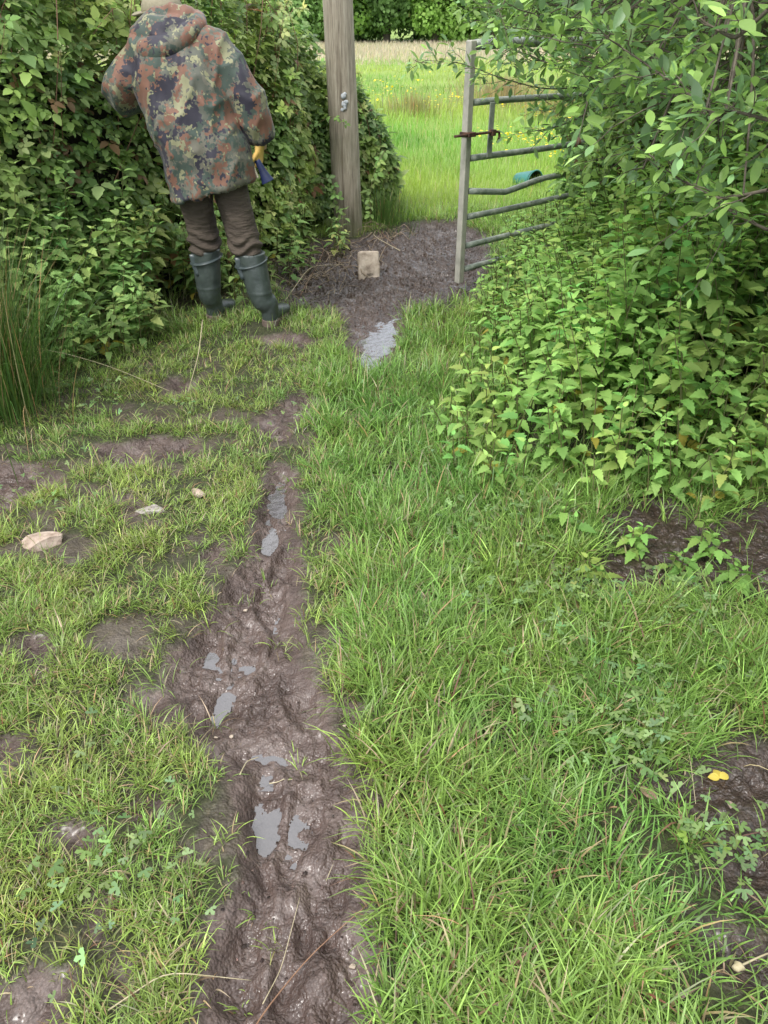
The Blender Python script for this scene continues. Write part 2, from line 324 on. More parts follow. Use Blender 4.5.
# ------------------------------------------------------------------ object helpers
def link(o, parent=None):
    C.objects.link(o)
    if parent: o.parent = parent
    return o
def tag(o, label=None, cat=None, group=None, kind=None):
    for k, v in (('label', label), ('category', cat), ('group', group), ('kind', kind)):
        if v: o[k] = v
    return o
def empty(name, loc, label, cat, group=None):
    o = bpy.data.objects.new(name, None); o.location = loc; o.empty_display_size = .1; link(o); return tag(o, label, cat, group)
class Acc:
    """collects many small pieces (leaves, blades) of ONE thing or part"""
    def __init__(s): s.v = []; s.q = []; s.c = []; s.n = 0
    def add(s, V, F, col=None):
        V = np.asarray(V, np.float32).reshape(-1, 3); F = np.asarray(F)
        s.v.append(V); s.q.append((F + s.n).astype(np.int32)); s.c.append(np.ones((len(V), 3), np.float32) * (col if col is not None else 1)); s.n += len(V)
    def inst(s, T, pos, R, sc, col):
        V, F = T; V = np.asarray(V); F = np.asarray(F); n = len(pos); sc = np.asarray(sc)
        if sc.ndim == 1: sc = sc[:, None]
        L = V[None] * sc[:, None, :]
        W = np.einsum('nij,nvj->nvi', R, L) + np.asarray(pos)[:, None, :]
        FF = F[None] + (np.arange(n) * len(V))[:, None, None]
        cc = np.repeat(np.asarray(col)[:, None, :], len(V), 1)
        s.v.append(W.reshape(-1, 3).astype(np.float32)); s.q.append((FF.reshape(-1, F.shape[1]) + s.n).astype(np.int32)); s.c.append(cc.reshape(-1, 3).astype(np.float32)); s.n += n * len(V)
    def mesh(s, name, m, org=(0, 0, 0), smooth=True):
        me = bpy.data.meshes.new(name)
        V = np.concatenate(s.v) - np.array(org, np.float32); me.vertices.add(len(V)); me.vertices.foreach_set('co', V.ravel())
        li = np.concatenate([q.ravel() for q in s.q]); tot = np.concatenate([np.full(len(q), q.shape[1], np.int32) for q in s.q])
        me.loops.add(len(li)); me.loops.foreach_set('vertex_index', li.astype(np.int32)); me.polygons.add(len(tot))
        me.polygons.foreach_set('loop_start', np.concatenate([[0], np.cumsum(tot)[:-1]]).astype(np.int32))
        me.polygons.foreach_set('use_smooth', np.full(len(tot), smooth)); me.update(calc_edges=True)
        a = me.color_attributes.new('col', 'FLOAT_COLOR', 'POINT'); cc = np.concatenate(s.c); a.data.foreach_set('color', np.hstack([cc, np.ones((len(cc), 1), np.float32)]).astype(np.float32).ravel())
        me.materials.append(m); return me
    def obj(s, name, m, parent=None, org=(0, 0, 0), smooth=True, loc=None):
        o = bpy.data.objects.new(name, s.mesh(name, m, org, smooth)); link(o, parent)
        if loc is not None: o.location = loc
        return o
def unit(v): v = np.asarray(v, float); return v / (np.linalg.norm(v, axis=-1, keepdims=True) + 1e-9)
def frames(d, up):
    d = unit(d); x = unit(np.cross(d, up)); z = np.cross(x, d); return np.stack([x, d, z], -1)
def tube_np(P, Rr, n=6, ab=None, cap=True, up0=(0, 0, 1)):
    """tube along P (k,3); Rr radii (k,) or (k,2) for ellipse; returns V,F quads"""
    P = np.asarray(P, float); k = len(P); Rr = np.asarray(Rr, float)
    if Rr.ndim == 1: Rr = np.stack([Rr, Rr], -1)
    T = unit(np.gradient(P, axis=0)); u = np.array(up0, float)
    if abs(T[0] @ unit(u)) > .95: u = np.array([0, 1., 0])
    V = []; a = np.linspace(0, 2 * PI, n, endpoint=False)
    for i in range(k):
        u = unit(u - T[i] * (u @ T[i])); s_ = np.cross(T[i], u)
        V.append(P[i] + np.outer(np.cos(a), s_) * Rr[i, 0] + np.outer(np.sin(a), u) * Rr[i, 1])
    V = np.concatenate(V); F = []
    for i in range(k - 1):
        for j in range(n): F.append((i * n + j, i * n + (j + 1) % n, (i + 1) * n + (j + 1) % n, (i + 1) * n + j))
    if cap:
        c0, c1 = len(V), len(V) + 1; V = np.vstack([V, P[0], P[-1]])
        for j in range(0, n): F.append((c0, (j + 1) % n, j, j)); F.append((c1, (k - 1) * n + j, (k - 1) * n + (j + 1) % n, (k - 1) * n + (j + 1) % n))
    return V, F
def pmesh(name, parts, m, parent=None, org=(0, 0, 0), bevel=0, smooth=True, sub=0, remesh=0, disp=None, loc=None):
    """parts: list of (V,F) joined into ONE mesh; degenerate quads become triangles"""
    bm = bmesh.new()
    for V, F in parts:
        vs = [bm.verts.new(tuple(np.asarray(v) - np.asarray(org))) for v in V]
        for f in F:
            ids = list(dict.fromkeys(int(i) for i in f))
            if len(ids) > 2:
                try: bm.faces.new([vs[i] for i in ids])
                except ValueError: pass
    bmesh.ops.recalc_face_normals(bm, faces=bm.faces)
    me = bpy.data.meshes.new(name); bm.to_mesh(me); bm.free(); o = bpy.data.objects.new(name, me); link(o, parent)
    if loc is not None: o.location = loc
    if bevel: md = o.modifiers.new('bevel', 'BEVEL'); md.width = bevel; md.segments = 2; md.limit_method = 'ANGLE'
    if remesh:
        md = o.modifiers.new('remesh', 'REMESH'); md.mode = 'VOXEL'; md.voxel_size = remesh; md.use_smooth_shade = True
        md = o.modifiers.new('smooth', 'SMOOTH'); md.iterations = 5; md.factor = .6
    if sub: md = o.modifiers.new('sub', 'SUBSURF'); md.levels = sub; md.render_levels = sub
    if o.modifiers:
        dg = bpy.context.evaluated_depsgraph_get(); dg.update(); me2 = bpy.data.meshes.new_from_object(o.evaluated_get(dg)); o.modifiers.clear(); o.data = me2; me2.name = name; me = me2
    if disp:
        n = len(me.vertices); co = np.empty(n * 3); me.vertices.foreach_get('co', co); co = co.reshape(-1, 3); nr = np.empty(n * 3); me.vertex_normals.foreach_get('vector', nr); nr = nr.reshape(-1, 3)
        co = co + nr * np.asarray(disp(co + np.asarray(org)))[:, None]; me.vertices.foreach_set('co', co.ravel()); me.update()
    me.materials.clear(); me.materials.append(m)
    me.polygons.foreach_set('use_smooth', np.full(len(me.polygons), smooth))
    return o
def box_np(cx, cy, cz, sx, sy, sz):
    V = np.array([(x, y, z) for x in (-.5, .5) for y in (-.5, .5) for z in (-.5, .5)]) * (sx, sy, sz) + (cx, cy, cz)
    return V, [(0, 1, 3, 2), (4, 6, 7, 5), (0, 4, 5, 1), (2, 3, 7, 6), (0, 2, 6, 4), (1, 5, 7, 3)]
def ell_np(c, r, n=16, m=10, fn=None):
    V = []; F = []
    for i in range(m + 1):
        t = PI * i / m
        for j in range(n):
            a = 2 * PI * j / n; d = np.array([math.sin(t) * math.cos(a), math.sin(t) * math.sin(a), math.cos(t)]); k = fn(d) if fn else 1
            V.append(np.asarray(c) + d * np.asarray(r) * k)
    for i in range(m):
        for j in range(n): F.append((i * n + j, (i + 1) * n + j, (i + 1) * n + (j + 1) % n, i * n + (j + 1) % n))
    return np.array(V), F
def weld_ell(c, r, n=16, m=10, fn=None):
    V, F = ell_np(c, r, n, m, fn); idx = np.arange(len(V)); idx[:n] = 0; idx[m * n:] = m * n
    return V, [tuple(idx[list(f)]) for f in F]
def leaf_t(n=6, w=.5, pk=.4, serr=0., fold=.25, droop=.25, base=.0, tip=1.0, lobes=None):
    """leaf template: length 1 along +Y, normal +Z"""
    t = np.linspace(0, 1, n + 1); V = []
    for i, q in enumerate(t):
        p = math.log(.5) / math.log(pk); a = math.sin(PI * q ** p) ** (.75) if 0 < q < 1 else 0
        a = a * (1 - .25 * max(0, q - pk) * tip) * w / 2
        if serr and 0 < i < n: a *= (1 - serr) if i % 2 == 0 else 1 + serr * .3
        z = -droop * q * q; sh = -serr * .10 if i % 2 else 0
        V += [(-a, q + sh, z + fold * a), (0, q, z), (a, q + sh, z + fold * a)]
    F = []
    for i in range(n): b = i * 3; F += [(b, b + 1, b + 4, b + 3), (b + 1, b + 2, b + 5, b + 4)]
    return np.array(V), np.array(F)
def join_t(ts):
    V = []; F = []; n = 0
    for v, f in ts: V.append(v); F.append(np.asarray(f) + n); n += len(v)
    return np.concatenate(V), np.concatenate(F)
def xf(t, rz=0, s=1, off=(0, 0, 0), rx=0):
    M = np.array(Matrix.Rotation(rz, 3, 'Z') @ Matrix.Rotation(rx, 3, 'X')); return (t[0] * s) @ M.T + np.array(off), t[1]
def rvar(base, n, amt=.2, hue=.12):
    b = np.asarray(base, float)[None] * np.exp(rng.normal(0, amt, (n, 1))); return np.clip(b * np.exp(rng.normal(0, hue, (n, 3)) * (1, .4, 1)), .002, 1)

# ------------------------------------------------------------------ SETTING: ground sheet, puddles
def axis(a0, a1, st, far0, far1, k=40):
    fine = np.arange(a0, a1, st); t = np.linspace(0, 1, k)[1:]
    lo = a0 - (t ** 3) * (a0 - far0); hi = fine[-1] + st * 2 * t * 4 + (t ** 3) * (far1 - fine[-1])
    return np.concatenate([lo[::-1], fine, hi])
ax = axis(-2.1, 1.9, .006, -320, 320); ay = axis(.38, 6.9, .0065, -60, 420, 70)
AX, AY = np.meshgrid(ax, ay, indexing='ij'); AZ = height(AX, AY)
acc = Acc(); ni, nj = AX.shape; idx = np.arange(ni * nj).reshape(ni, nj)
acc.add(np.stack([AX, AY, AZ], -1), np.stack([idx[:-1, :-1], idx[1:, :-1], idx[1:, 1:], idx[:-1, 1:]], -1).reshape(-1, 4))
gme = acc.mesh('ground', M_ground)
mm = sm(-.035, .015, mud(AX, AY)); gap = sm(.60, .68, fbm(AX * 6, AY * 5, 3, 3)) * (AX < xline(AY) + .1) * .6; mm = np.maximum(mm, gap * (AY < 7))
wetm = sm(.0, .07, mud(AX, AY)) * sm(.005, -.045, AZ) + .25 * (AY > 4.5)
for nm, A in (('mud', mm), ('field', sm(6.6, 8.5, AY)), ('wet', wetm), ('humus', np.maximum(.85 * sm(.25, .45, AX) * (AY < 2.6), (.72 * sm(4.0, 4.8, AY))))):
    a = gme.attributes.new(nm, 'FLOAT', 'POINT'); a.data.foreach_set('value', A.ravel().astype(np.float32))
tag(link(bpy.data.objects.new('ground', gme)), kind='structure')

for k, (cx, cy, rx, ry, an, dp) in enumerate(HOL):
    r = max(rx, ry) * 2.05; st = .0045 if r < .12 else .007; g = np.arange(-r, r, st); U, Vv = np.meshgrid(g, g, indexing='ij'); XX = cx + U; YY = cy + Vv; ZZ = height(XX, YY)
    c, s_ = math.cos(an), math.sin(an); e = ((U * c + Vv * s_) / rx / 1.35) ** 2 + ((-U * s_ + Vv * c) / ry / 1.35) ** 2
    lev = min(np.quantile(ZZ[e < 1], .50 if k < 8 else .34), np.quantile(ZZ[(e > 1.9) & (e < 2.2)], .05 if k < 8 else .12)); ok = (ZZ < lev + .010) & (e < 2.2)
    ids = np.arange(U.size).reshape(U.shape); cell = ok[:-1, :-1] & ok[1:, :-1] & ok[1:, 1:] & ok[:-1, 1:]
    F = np.stack([ids[:-1, :-1], ids[1:, :-1], ids[1:, 1:], ids[:-1, 1:]], -1)[cell]
    if len(F) < 6: continue
    used, inv = np.unique(F, return_inverse=True); V = np.stack([XX.ravel(), YY.ravel(), np.full(U.size, lev + .0004 * k)], -1)[used]
    a = Acc(); a.add(V, inv.reshape(F.shape)); tag(a.obj('puddle', M_water), kind='structure')

# ------------------------------------------------------------------ GRASS
def blades(a, x, y, L, W, lean, ldir, col, seg=4, curl=1.0):
    """x,y,L,W,lean(rad from vertical),ldir(angle),col arrays -> strips"""
    n = len(x); z = H(x, y) - .004; d = np.stack([np.cos(ldir), np.sin(ldir), 0 * x], -1); up = np.array([0, 0, 1.])
    side = np.stack([-np.sin(ldir), np.cos(ldir), 0 * x], -1); tw = rng.normal(0, .5, n); side = unit(side + d * tw[:, None])
    P = np.stack([x, y, z], -1); rows = []; ang = lean * .45
    for i in range(seg + 1):
        t = i / seg; wd = W * (1 - t ** 2.2) * (.7 + .6 * min(t * 3, 1)) * .6
        if i == seg: wd = W * .03
        rows.append(P - side * wd[:, None] / 2 if hasattr(wd, 'shape') else P); rows.append(P + side * wd[:, None] / 2)
        stp = L / seg; P = P + (d * np.sin(ang)[:, None] + up * np.cos(ang)[:, None]) * stp[:, None]; ang = np.minimum(ang + lean * curl / seg * 1.2, 1.75)
    V = np.stack(rows, 1); F = []
    for i in range(seg): F.append((2 * i, 2 * i + 1, 2 * i + 3, 2 * i + 2))
    F = np.array(F)[None] + (np.arange(n) * (2 * seg + 2))[:, None, None]
    a.v.append(V.reshape(-1, 3).astype(np.float32)); a.q.append((F.reshape(-1, 4) + a.n).astype(np.int32))
    # paler towards the tip of the blade (real leaf colour)
    a.c.append(np.repeat(col[:, None, :], 2 * seg + 2, 1).reshape(-1, 3).astype(np.float32)); a.n += n * (2 * seg + 2)
NETTLE_EDGE = np.array([G(*p)[:2] for p in [(500,272),(482,300),(474,330),(462,380),(446,430),(440,470),(470,490),(520,500),(590,508),(650,508),(680,538),(722,544),(740,515),(768,520),(950,500)]] + [[5, 2.3], [5, 7], [1.1, 7]])
def bed(x, y): return sdist(NETTLE_EDGE, np.asarray(x, float), np.asarray(y, float))
HEDGE = np.array([(-4.2, 2.6), (-2.7, 3.05), (-1.95, 3.55), (-1.5, 4.2), (-1.15, 4.85), (-.85, 5.4), (-.62, 5.9), (-.50, 6.45), (-.1, 6.8), (.20, 6.95)])   # foot of the front face
def hedge_front(x, y):      # >0 behind the hedge's foot
    x = np.asarray(x, float); y = np.asarray(y, float); return sdist(np.vstack([HEDGE, [(-1, 9), (-6, 9), (-6, 3)]]), x, y)

acc = Acc()
def turf(n_t, xr, yr, bpt):
    cx = rng.uniform(*xr, n_t); cy = rng.uniform(*yr, n_t)
    keep = (np.abs(cx) < .75 * cy + 1.0); cx = cx[keep]; cy = cy[keep]; n_t = len(cx)
    lush = sm(-.08, .12, cx - xline(cy) - .15 * (fbm(cx * 4, cy * 4, 2) - .5)); lush = np.where(cy > 3.8, lush * (cx > -.1), lush)
    lush = np.maximum(lush, .45 * sm(3.5, 4.2, cy) * (cx < -.3))
    gapn = fbm(cx * 6, cy * 5, 3, 3); m = mud(cx, cy); b = bed(cx, cy); hf = hedge_front(cx, cy)
    p = 1 - sm(-.022, .010, m); p = np.where(lush < .5, p * (1 - .9 * sm(.57, .66, gapn)) * (1 - .8 * sm(.56, .64, fbm(cx * 15, cy * 13, 5, 2))), p * (1 - .75 * sm(.58, .68, fbm(cx * 7, cy * 7, 6, 3))))
    p = p * (1 - .8 * sm(.1, .3, b)) * (1 - .8 * sm(.1, .35, hf)); p = np.maximum(p, .012 * (m < .12) * (cy < 4)); p = p * (.55 + .45 * sm(.35, .6, fbm(cx * 9, cy * 9, 7, 2)) )
    p = p * np.where(np.hypot(cx + .62, cy - 4.05) < .14, .18, 1) * np.where(np.hypot(cx + .96, cy - 4.2) < .09, .3, 1)      # trodden down round the boots
    keep = rng.random(n_t) < p; cx, cy, lush, m = cx[keep], cy[keep], lush[keep], m[keep]; n_t = len(cx)
    hue = .5 * fbm(cx * 2.2, cy * 2.2, 4, 3) + .5 * fbm(cx * 11, cy * 11, 2, 2); tc = np.outer(1 - lush, (.215, .310, .070)) + np.outer(lush, (.188, .312, .070))
    tc = tc * (1 + (hue[:, None] - .5) * np.array([.95, .35, .3])) * np.exp(rng.normal(0, .16, (n_t, 1)))
    tl = .036 + .036 * lush + .02 * rng.random(n_t); tl *= np.exp(rng.normal(0, .22, n_t)) * (.75 + .5 * fbm(cx * 3, cy * 3, 0, 2)); tdir = 2 * PI * fbm(cx * 2.5, cy * 2.5, 6, 2) * 2 + rng.normal(0, .8, n_t)
    i = np.repeat(np.arange(n_t), bpt); n = len(i); r = np.abs(rng.normal(0, .018 + .010 * lush[i], n)); th = rng.uniform(0, 2 * PI, n)
    x = cx[i] + r * np.cos(th); y = cy[i] + r * np.sin(th); L = tl[i] * rng.uniform(.45, 1.35, n); lean = np.clip(rng.normal(.88, .38, n) + .15 * (1 - lush[i]), .05, 1.6)
    ld = np.where(rng.random(n) < .6, th, tdir[i] + rng.normal(0, .9, n)); W = (.0036 + .0020 * lush[i]) * rng.uniform(.6, 1.4, n)
    col = tc[i] * np.exp(rng.normal(0, .26, (n, 1))); dead = rng.random(n) < (.09 + .08 * (1 - lush[i])); col[dead] = rvar((.36, .30, .17), dead.sum(), .2)
    br = rng.random(n) < .03; col[br] = rvar((.17, .10, .06), br.sum(), .2)
    blades(acc, x, y, L, W, lean, ld, np.clip(col, .01, .8))
turf(50000, (-2.6, 2.6), (.32, 2.6), 10)
turf(31000, (-3.1, 2.9), (2.6, 4.4), 8)
turf(15500, (-2.9, 2.9), (4.4, 7.2), 7)
tag(acc.obj('grass', M_grass), kind='stuff')

# field beyond the gate: meadow grass, pale reed band
acc = Acc(); n = 190000
y = 1 / rng.uniform(1 / 34, 1 / 6.3, n); x = rng.uniform(-.62, .62, n) * (y + 1.5); keep = (mud(x, y) < -.03) & (hedge_front(x, y) < .25) & ~((y < 7) & (bed(x, y) > .1)); x, y = x[keep], y[keep]; n = len(x)
pale = fbm(x * .5, y * .25, 2, 3); tall = sm(.45, .7, fbm(x * .6 + 9, y * .4, 5, 3)); nearr = sm(6.3, 8.5, y)
L = (.07 + .05 * nearr + .08 * tall * nearr) * rng.uniform(.5, 1.3, n); W = .0045 * np.maximum(1, y / 6.5) * rng.uniform(.7, 1.3, n)
col = np.array([.26, .40, .070]) * (1 + (pale[:, None] - .5) * np.array([1.3, .3, .5])) * np.exp(rng.normal(0, .15, (n, 1))); dk = sm(.62, .72, fbm(x * .45 + 3, y * .3 + 7, 7, 3)); col = col * (1 - .35 * dk[:, None])
st = rng.random(n) < .05; col[st] = rvar((.38, .34, .16), st.sum(), .2)
blades(acc, x, y, L, W, np.clip(rng.normal(.5, .25, n), .05, 1.2), rng.uniform(0, 2 * PI, n), np.clip(col, .01, .9), seg=2)
tag(acc.obj('meadow_grass', M_grass), kind='stuff')
acc = Acc(); n = 60000; y = rng.uniform(31, 56, n); x = rng.uniform(-.62, .62, n) * y; L = rng.uniform(.15, .32, n) * (.4 + .6 * sm(31, 36, y)); W = np.full(n, .03)
blades(acc, x, y, L, W, np.clip(rng.normal(.3, .15, n), .05, 1), rng.uniform(0, 2 * PI, n), rvar((.50, .42, .32), n, .18, .06), seg=2)
tag(acc.obj('reed_grass', M_grass), kind='stuff')
# buttercups
acc = Acc(); n = 6500; y = 1 / rng.uniform(1 / 32, 1 / 8, n); x = rng.uniform(-.35, .45, n) * (y + 1); k = (fbm(x * .5 + 5, y * .3, 1, 3) > .47) & (hedge_front(x, y) < -.2) & (np.hypot(x - 1.42, (y - 8.1) * .6) > .55); x, y = x[k], y[k]; n = len(x)
a6 = np.linspace(0, 2 * PI, 5)[:-1]; T = (np.array([(math.cos(q), math.sin(q), .0) for q in a6]), np.array([(0, 1, 2, 3)]))
s = rng.uniform(.013, .020, n) * (.6 + y / 20); R = frames(rng.normal(0, 1, (n, 3)) * (1, 1, .3), np.array([0, 0, 1.])); acc.inst(T, np.stack([x, y, H(x, y) + rng.uniform(.12, .24, n)], -1), R, s, rvar((.80, .62, .03), n, .05, .02))
tag(acc.obj('buttercup_flowers', M_yellow), kind='stuff')

# ------------------------------------------------------------------ leaf templates
T_net = leaf_t(10, .60, .33, .26, .30, .30)
T_brl = leaf_t(7, .66, .45, .14, .26, .22)
T_br3 = join_t([xf(T_brl, 0, 1, (0, .42, 0)), xf(T_brl, 1.25, .80, (-.06, .22, 0)), xf(T_brl, -1.25, .80, (.06, .22, 0))])
T_wil = leaf_t(5, .42, .55, 0, .22, .12)
T_lobe = leaf_t(4, .62, .62, .28, .15, .1)
T_herb = join_t([xf(T_lobe, 0, 1), xf(T_lobe, 1.2, .9), xf(T_lobe, -1.2, .9)])
T_far = (np.array([(-.5, 0, 0), (0, .5, .06), (.5, 0, 0), (0, -.5, .06)]), np.array([(0, 1, 2, 3)]))

def nettles(xs, ys, hs, leafscale=1.0, basecol=(.25, .40, .11), lean=(0, 0)):
    """every nettle of the bed: bent stem + opposite serrated leaves"""
    A = Acc(); B = Acc(); P = []; Dn = []; Sz = []; Cl = []
    for x, y, h in zip(xs, ys, hs):
        z0 = float(H(x, y)); ld = rng.normal(0, .16, 2) + np.array(lean); k = max(4, int(h / .047)); ts = np.linspace(0, 1, k + 1)
        pts = np.stack([x + ld[0] * h * ts ** 1.6, y + ld[1] * h * ts ** 1.6, z0 + h * ts], -1)
        V, F = tube_np(pts[::max(1, k // 4)], np.linspace(.0032, .0016, len(pts[::max(1, k // 4)])), 4, cap=False); B.add(V, F, (1, 1, 1))
        az = rng.uniform(0, PI); tint = np.exp(rng.normal(0, .13)) * np.array([math.exp(rng.normal(0, .12)), 1, 1]); k0 = 1 if h < .4 else int(k * .28)
        for i in range(k0, k + 1):
            t = i / k; az += PI / 2 + rng.normal(0, .18); s = (.080 if t < .72 else .080 * (1 - (t - .72) * 2.0)) * leafscale * (.62 + .5 * min(1, h / .7)) * rng.uniform(.8, 1.2)
            for q in (0, PI):
                dz = (.15 if t < .85 else .15 + (t - .85) * 3.5) + rng.normal(0, .2) - .25 * (1 - t)
                d = np.array([math.cos(az + q), math.sin(az + q), dz]); d /= np.linalg.norm(d)
                P.append(pts[i] + d * s * .22); Dn.append(d); Sz.append(s)
                c = np.array(basecol) * tint * (1 + .30 * (t > .85)) * math.exp(rng.normal(0, .12))
                if t < .45 and rng.random() < .05: c = np.array([.36, .30, .06])
                Cl.append(c)
    Dn = np.array(Dn); up = np.array([0, 0, 1.]) + rng.normal(0, .25, Dn.shape); A.inst(T_net, np.array(P), frames(Dn, up), np.array(Sz), np.array(Cl)); return A, B
# bed right of the gate
n = 6500; xs = rng.uniform(.2, 3.2, n); ys = rng.uniform(1.9, 6.2, n); b = bed(xs, ys); dens = np.where(b > 0, 165, 0) / (n / (3.0 * 4.3)) * (1 - .35 * sm(.9, 1.6, b)); m = (rng.random(n) < dens) & (xs < .75 * ys + .6); m &= (fbm(xs * 6, ys * 6, 4, 2) > .36) | (b > .35)
m &= ~((mud(xs, ys) > .0) & (rng.random(n) < .85) & (b < .35))
xs, ys, b = xs[m], ys[m], b[m]; hs_ = np.clip(.16 + .62 * b, .12, .92) * np.exp(rng.normal(0, .13, len(b)))
A, B = nettles(xs, ys, hs_, lean=(-.08, -.10)); o = A.obj('nettle_bed', M_nettle); tag(o, kind='stuff'); B.obj('stems', M_stem, o); print('NETTLES', len(xs))
# nettles in front of the brambles, left
n = 2600; xs = rng.uniform(-3.2, -.3, n); ys = rng.uniform(2.4, 6.0, n); hf = hedge_front(xs, ys); m = (hf > -.42) & (hf < .32) & ~((ys < 4.45) & (xs > -1.12)) & ((xs + 1.0) ** 2 + (ys - 4.3) ** 2 > .10) & (rng.random(n) < .80 - .5 * (ys > 4.7)) & ~((xs < -1.55) & (ys < 3.25)); xs, ys, hf = xs[m], ys[m], hf[m]
hs_ = np.clip(.20 + .75 * (hf + .42), .12, .66) * np.exp(rng.normal(0, .15, len(xs))) * np.where(ys > 4.7, .7, 1)
A, B = nettles(xs, ys, hs_, 1.1, (.22, .33, .11), lean=(.10, -.18)); o = A.obj('nettle_bed', M_nettle); tag(o, kind='stuff'); B.obj('stems', M_stem, o)

# ------------------------------------------------------------------ hedges
def hedge(name, label, cat, line, off_sign, hw, hh, dens, leafT, leafm, cols, lsize, canes=40, seed=0, shell=.16):
    """line: foot of the front face; body behind it. hh: height per line point"""
    line = np.asarray(line, float); hh = np.asarray(hh, float); seg = np.linalg.norm(np.diff(line, axis=0), axis=1); cum = np.concatenate([[0], np.cumsum(seg)]); Lt = cum[-1]
    tg = unit(np.gradient(line, axis=0)); nm = np.stack([-tg[:, 1], tg[:, 0]], -1) * off_sign        # points into the hedge
    def surf(s, th, r):
        px = np.interp(s, cum, line[:, 0]); py = np.interp(s, cum, line[:, 1]); nx = np.interp(s, cum, nm[:, 0]); ny = np.interp(s, cum, nm[:, 1]); h = np.interp(s, cum, hh); w_ = np.interp(s, cum, hw)
        c = np.cos(th); s_ = np.sin(th); cc = np.sign(c) * np.abs(c) ** .6; ss = np.abs(s_) ** .75
        lump = 1 + .48 * (fbm(s * 1.9 + seed, th * 1.9, 1, 3) - .5) + .16 * (fbm(s * 6, th * 6 + seed, 2, 2) - .5)
        rr = r * lump; ends = np.sqrt(np.clip(1 - np.abs(2 * s / Lt - 1) ** 7, .02, 1))
        X = px + nx * (w_ - cc * w_ * rr * ends); Y = py + ny * (w_ - cc * w_ * rr * ends); Z = h * ss * rr * (.4 + .6 * ends)
        out = np.stack([-nx * c, -ny * c, .35 + s_ * .9], -1); return np.stack([X, Y, Z + 0], -1), unit(out)
    root = empty(name, (line[len(line) // 2][0], line[len(line) // 2][1], 0), label, cat); org = np.array(root.location)
    area = Lt * PI * (hh.mean() * .75); n = int(area * dens); s = rng.uniform(0, Lt, n); th = rng.beta(1.0, 1.25, n) * PI * .97 + .03; r = 1.0 - np.clip(rng.exponential(shell, n), 0, .5) + rng.normal(0, .025, n)
    P, Nn = surf(s, th, r); P[:, 2] += H(P[:, 0], P[:, 1]) * 1 + .02
    tan = unit(rng.normal(0, 1, (n, 3))); d = unit(np.cross(Nn, tan) + Nn * rng.uniform(.0, .7, (n, 1)) + np.array([0, 0, -.25])); nrm = unit(Nn * .9 + np.array([0, -.1, .95]) + rng.normal(0, .32, (n, 3)))
    ci = rng.integers(0, len(cols), n); col = np.array(cols)[ci]; br_ = rng.random(n) < .03; col[br_] = (.20, .12, .06); patch = fbm(s * 2.2, th * 2.5 + 4, 6, 3); col = col * np.exp(rng.normal(0, .2, (n, 1))) * (1 + (patch[:, None] - .5) * np.array([1.0, .5, .4]))
    A = Acc(); A.inst(leafT, P, frames(d, nrm), lsize * np.exp(rng.normal(0, .32, n)), col); A.obj('leaves', leafm, root, org=org)
    # dark brown filler sheet, coloured for the shade deep inside the hedge
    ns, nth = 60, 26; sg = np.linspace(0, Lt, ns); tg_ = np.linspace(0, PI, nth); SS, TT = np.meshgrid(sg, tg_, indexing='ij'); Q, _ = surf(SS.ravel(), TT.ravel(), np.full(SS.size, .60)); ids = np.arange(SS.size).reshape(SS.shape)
    A = Acc(); A.add(Q, np.stack([ids[:-1, :-1], ids[1:, :-1], ids[1:, 1:], ids[:-1, 1:]], -1).reshape(-1, 4)); A.obj('shade_filler', M_core, root, org=org)
    # canes, some carrying leaves clear of the mass
    A = Acc(); L2 = Acc()
    for k in range(canes * 7):
        s0 = rng.uniform(.1, Lt - .1); s1 = np.clip(s0 + rng.normal(0, .25), .1, Lt - .1); t = np.linspace(0, 1, 8); th0 = rng.uniform(.15, 2.0); rr = .86 + rng.uniform(.16, .34) * t ** .8; P_, N_ = surf(s0 + (s1 - s0) * t, th0 + rng.uniform(-.1, .30) * t, rr); P_[:, 2] += .06 * np.sin(t * PI)
        V, F = tube_np(P_, np.linspace(.0028, .0012, 8), 4, cap=False); A.add(V, F); m_ = 9; q = rng.uniform(1, 7, m_); q[:3] = (7, 6.7, 6.3); Q = np.stack([np.interp(q, np.arange(8), P_[:, j]) for j in range(3)], -1); dd_ = rng.normal(0, 1, (m_, 3)) + unit(P_[-1] - P_[0]) * .8
        L2.inst(leafT, Q, frames(dd_, np.array([0, -.3, .9]) + rng.normal(0, .3, (m_, 3))), lsize * rng.uniform(.6, 1.15, m_), rvar(cols[int(rng.integers(0, len(cols)))], m_, .15, .08) * (1.0 + .25 * (q > 6))[:, None])
    L2.obj('shoot_leaves', leafm, root, org=org)
    for k in range(canes):
        s0 = rng.uniform(.1, Lt - .1); s1 = np.clip(s0 + rng.normal(0, .7), .1, Lt - .1); t = np.linspace(0, 1, 9); rr = .7 + .42 * np.sin(t * PI * rng.uniform(.75, 1.0)); P_, _ = surf(s0 + (s1 - s0) * t, .2 + (rng.uniform(.8, 2.2)) * t, rr)
        V, F = tube_np(P_, np.linspace(.0035, .0015, 9), 5, cap=False); A.add(V, F)
    A.obj('canes', M_redstem, root, org=org); return root
BC = [(.19, .29, .08), (.24, .35, .09), (.31, .42, .12), (.36, .42, .17), (.28, .37, .13), (.20, .29, .09), (.15, .23, .085)]
hh = [2.2, 2.2, 2.15, 2.0, 1.9, 1.62, 1.52, 1.42, 1.15, .80]
hedge('bramble_hedge', 'tall wild bramble hedge behind the person, running back to the wooden post', 'hedge', HEDGE, 1, np.array([.8, .8, .8, .75, .7, .62, .5, .42, .34, .26]), hh, 1300, T_br3, M_bramble, BC, .046, 26, shell=.13)
RC = [(.14, .24, .06), (.18, .30, .07), (.24, .36, .09)]
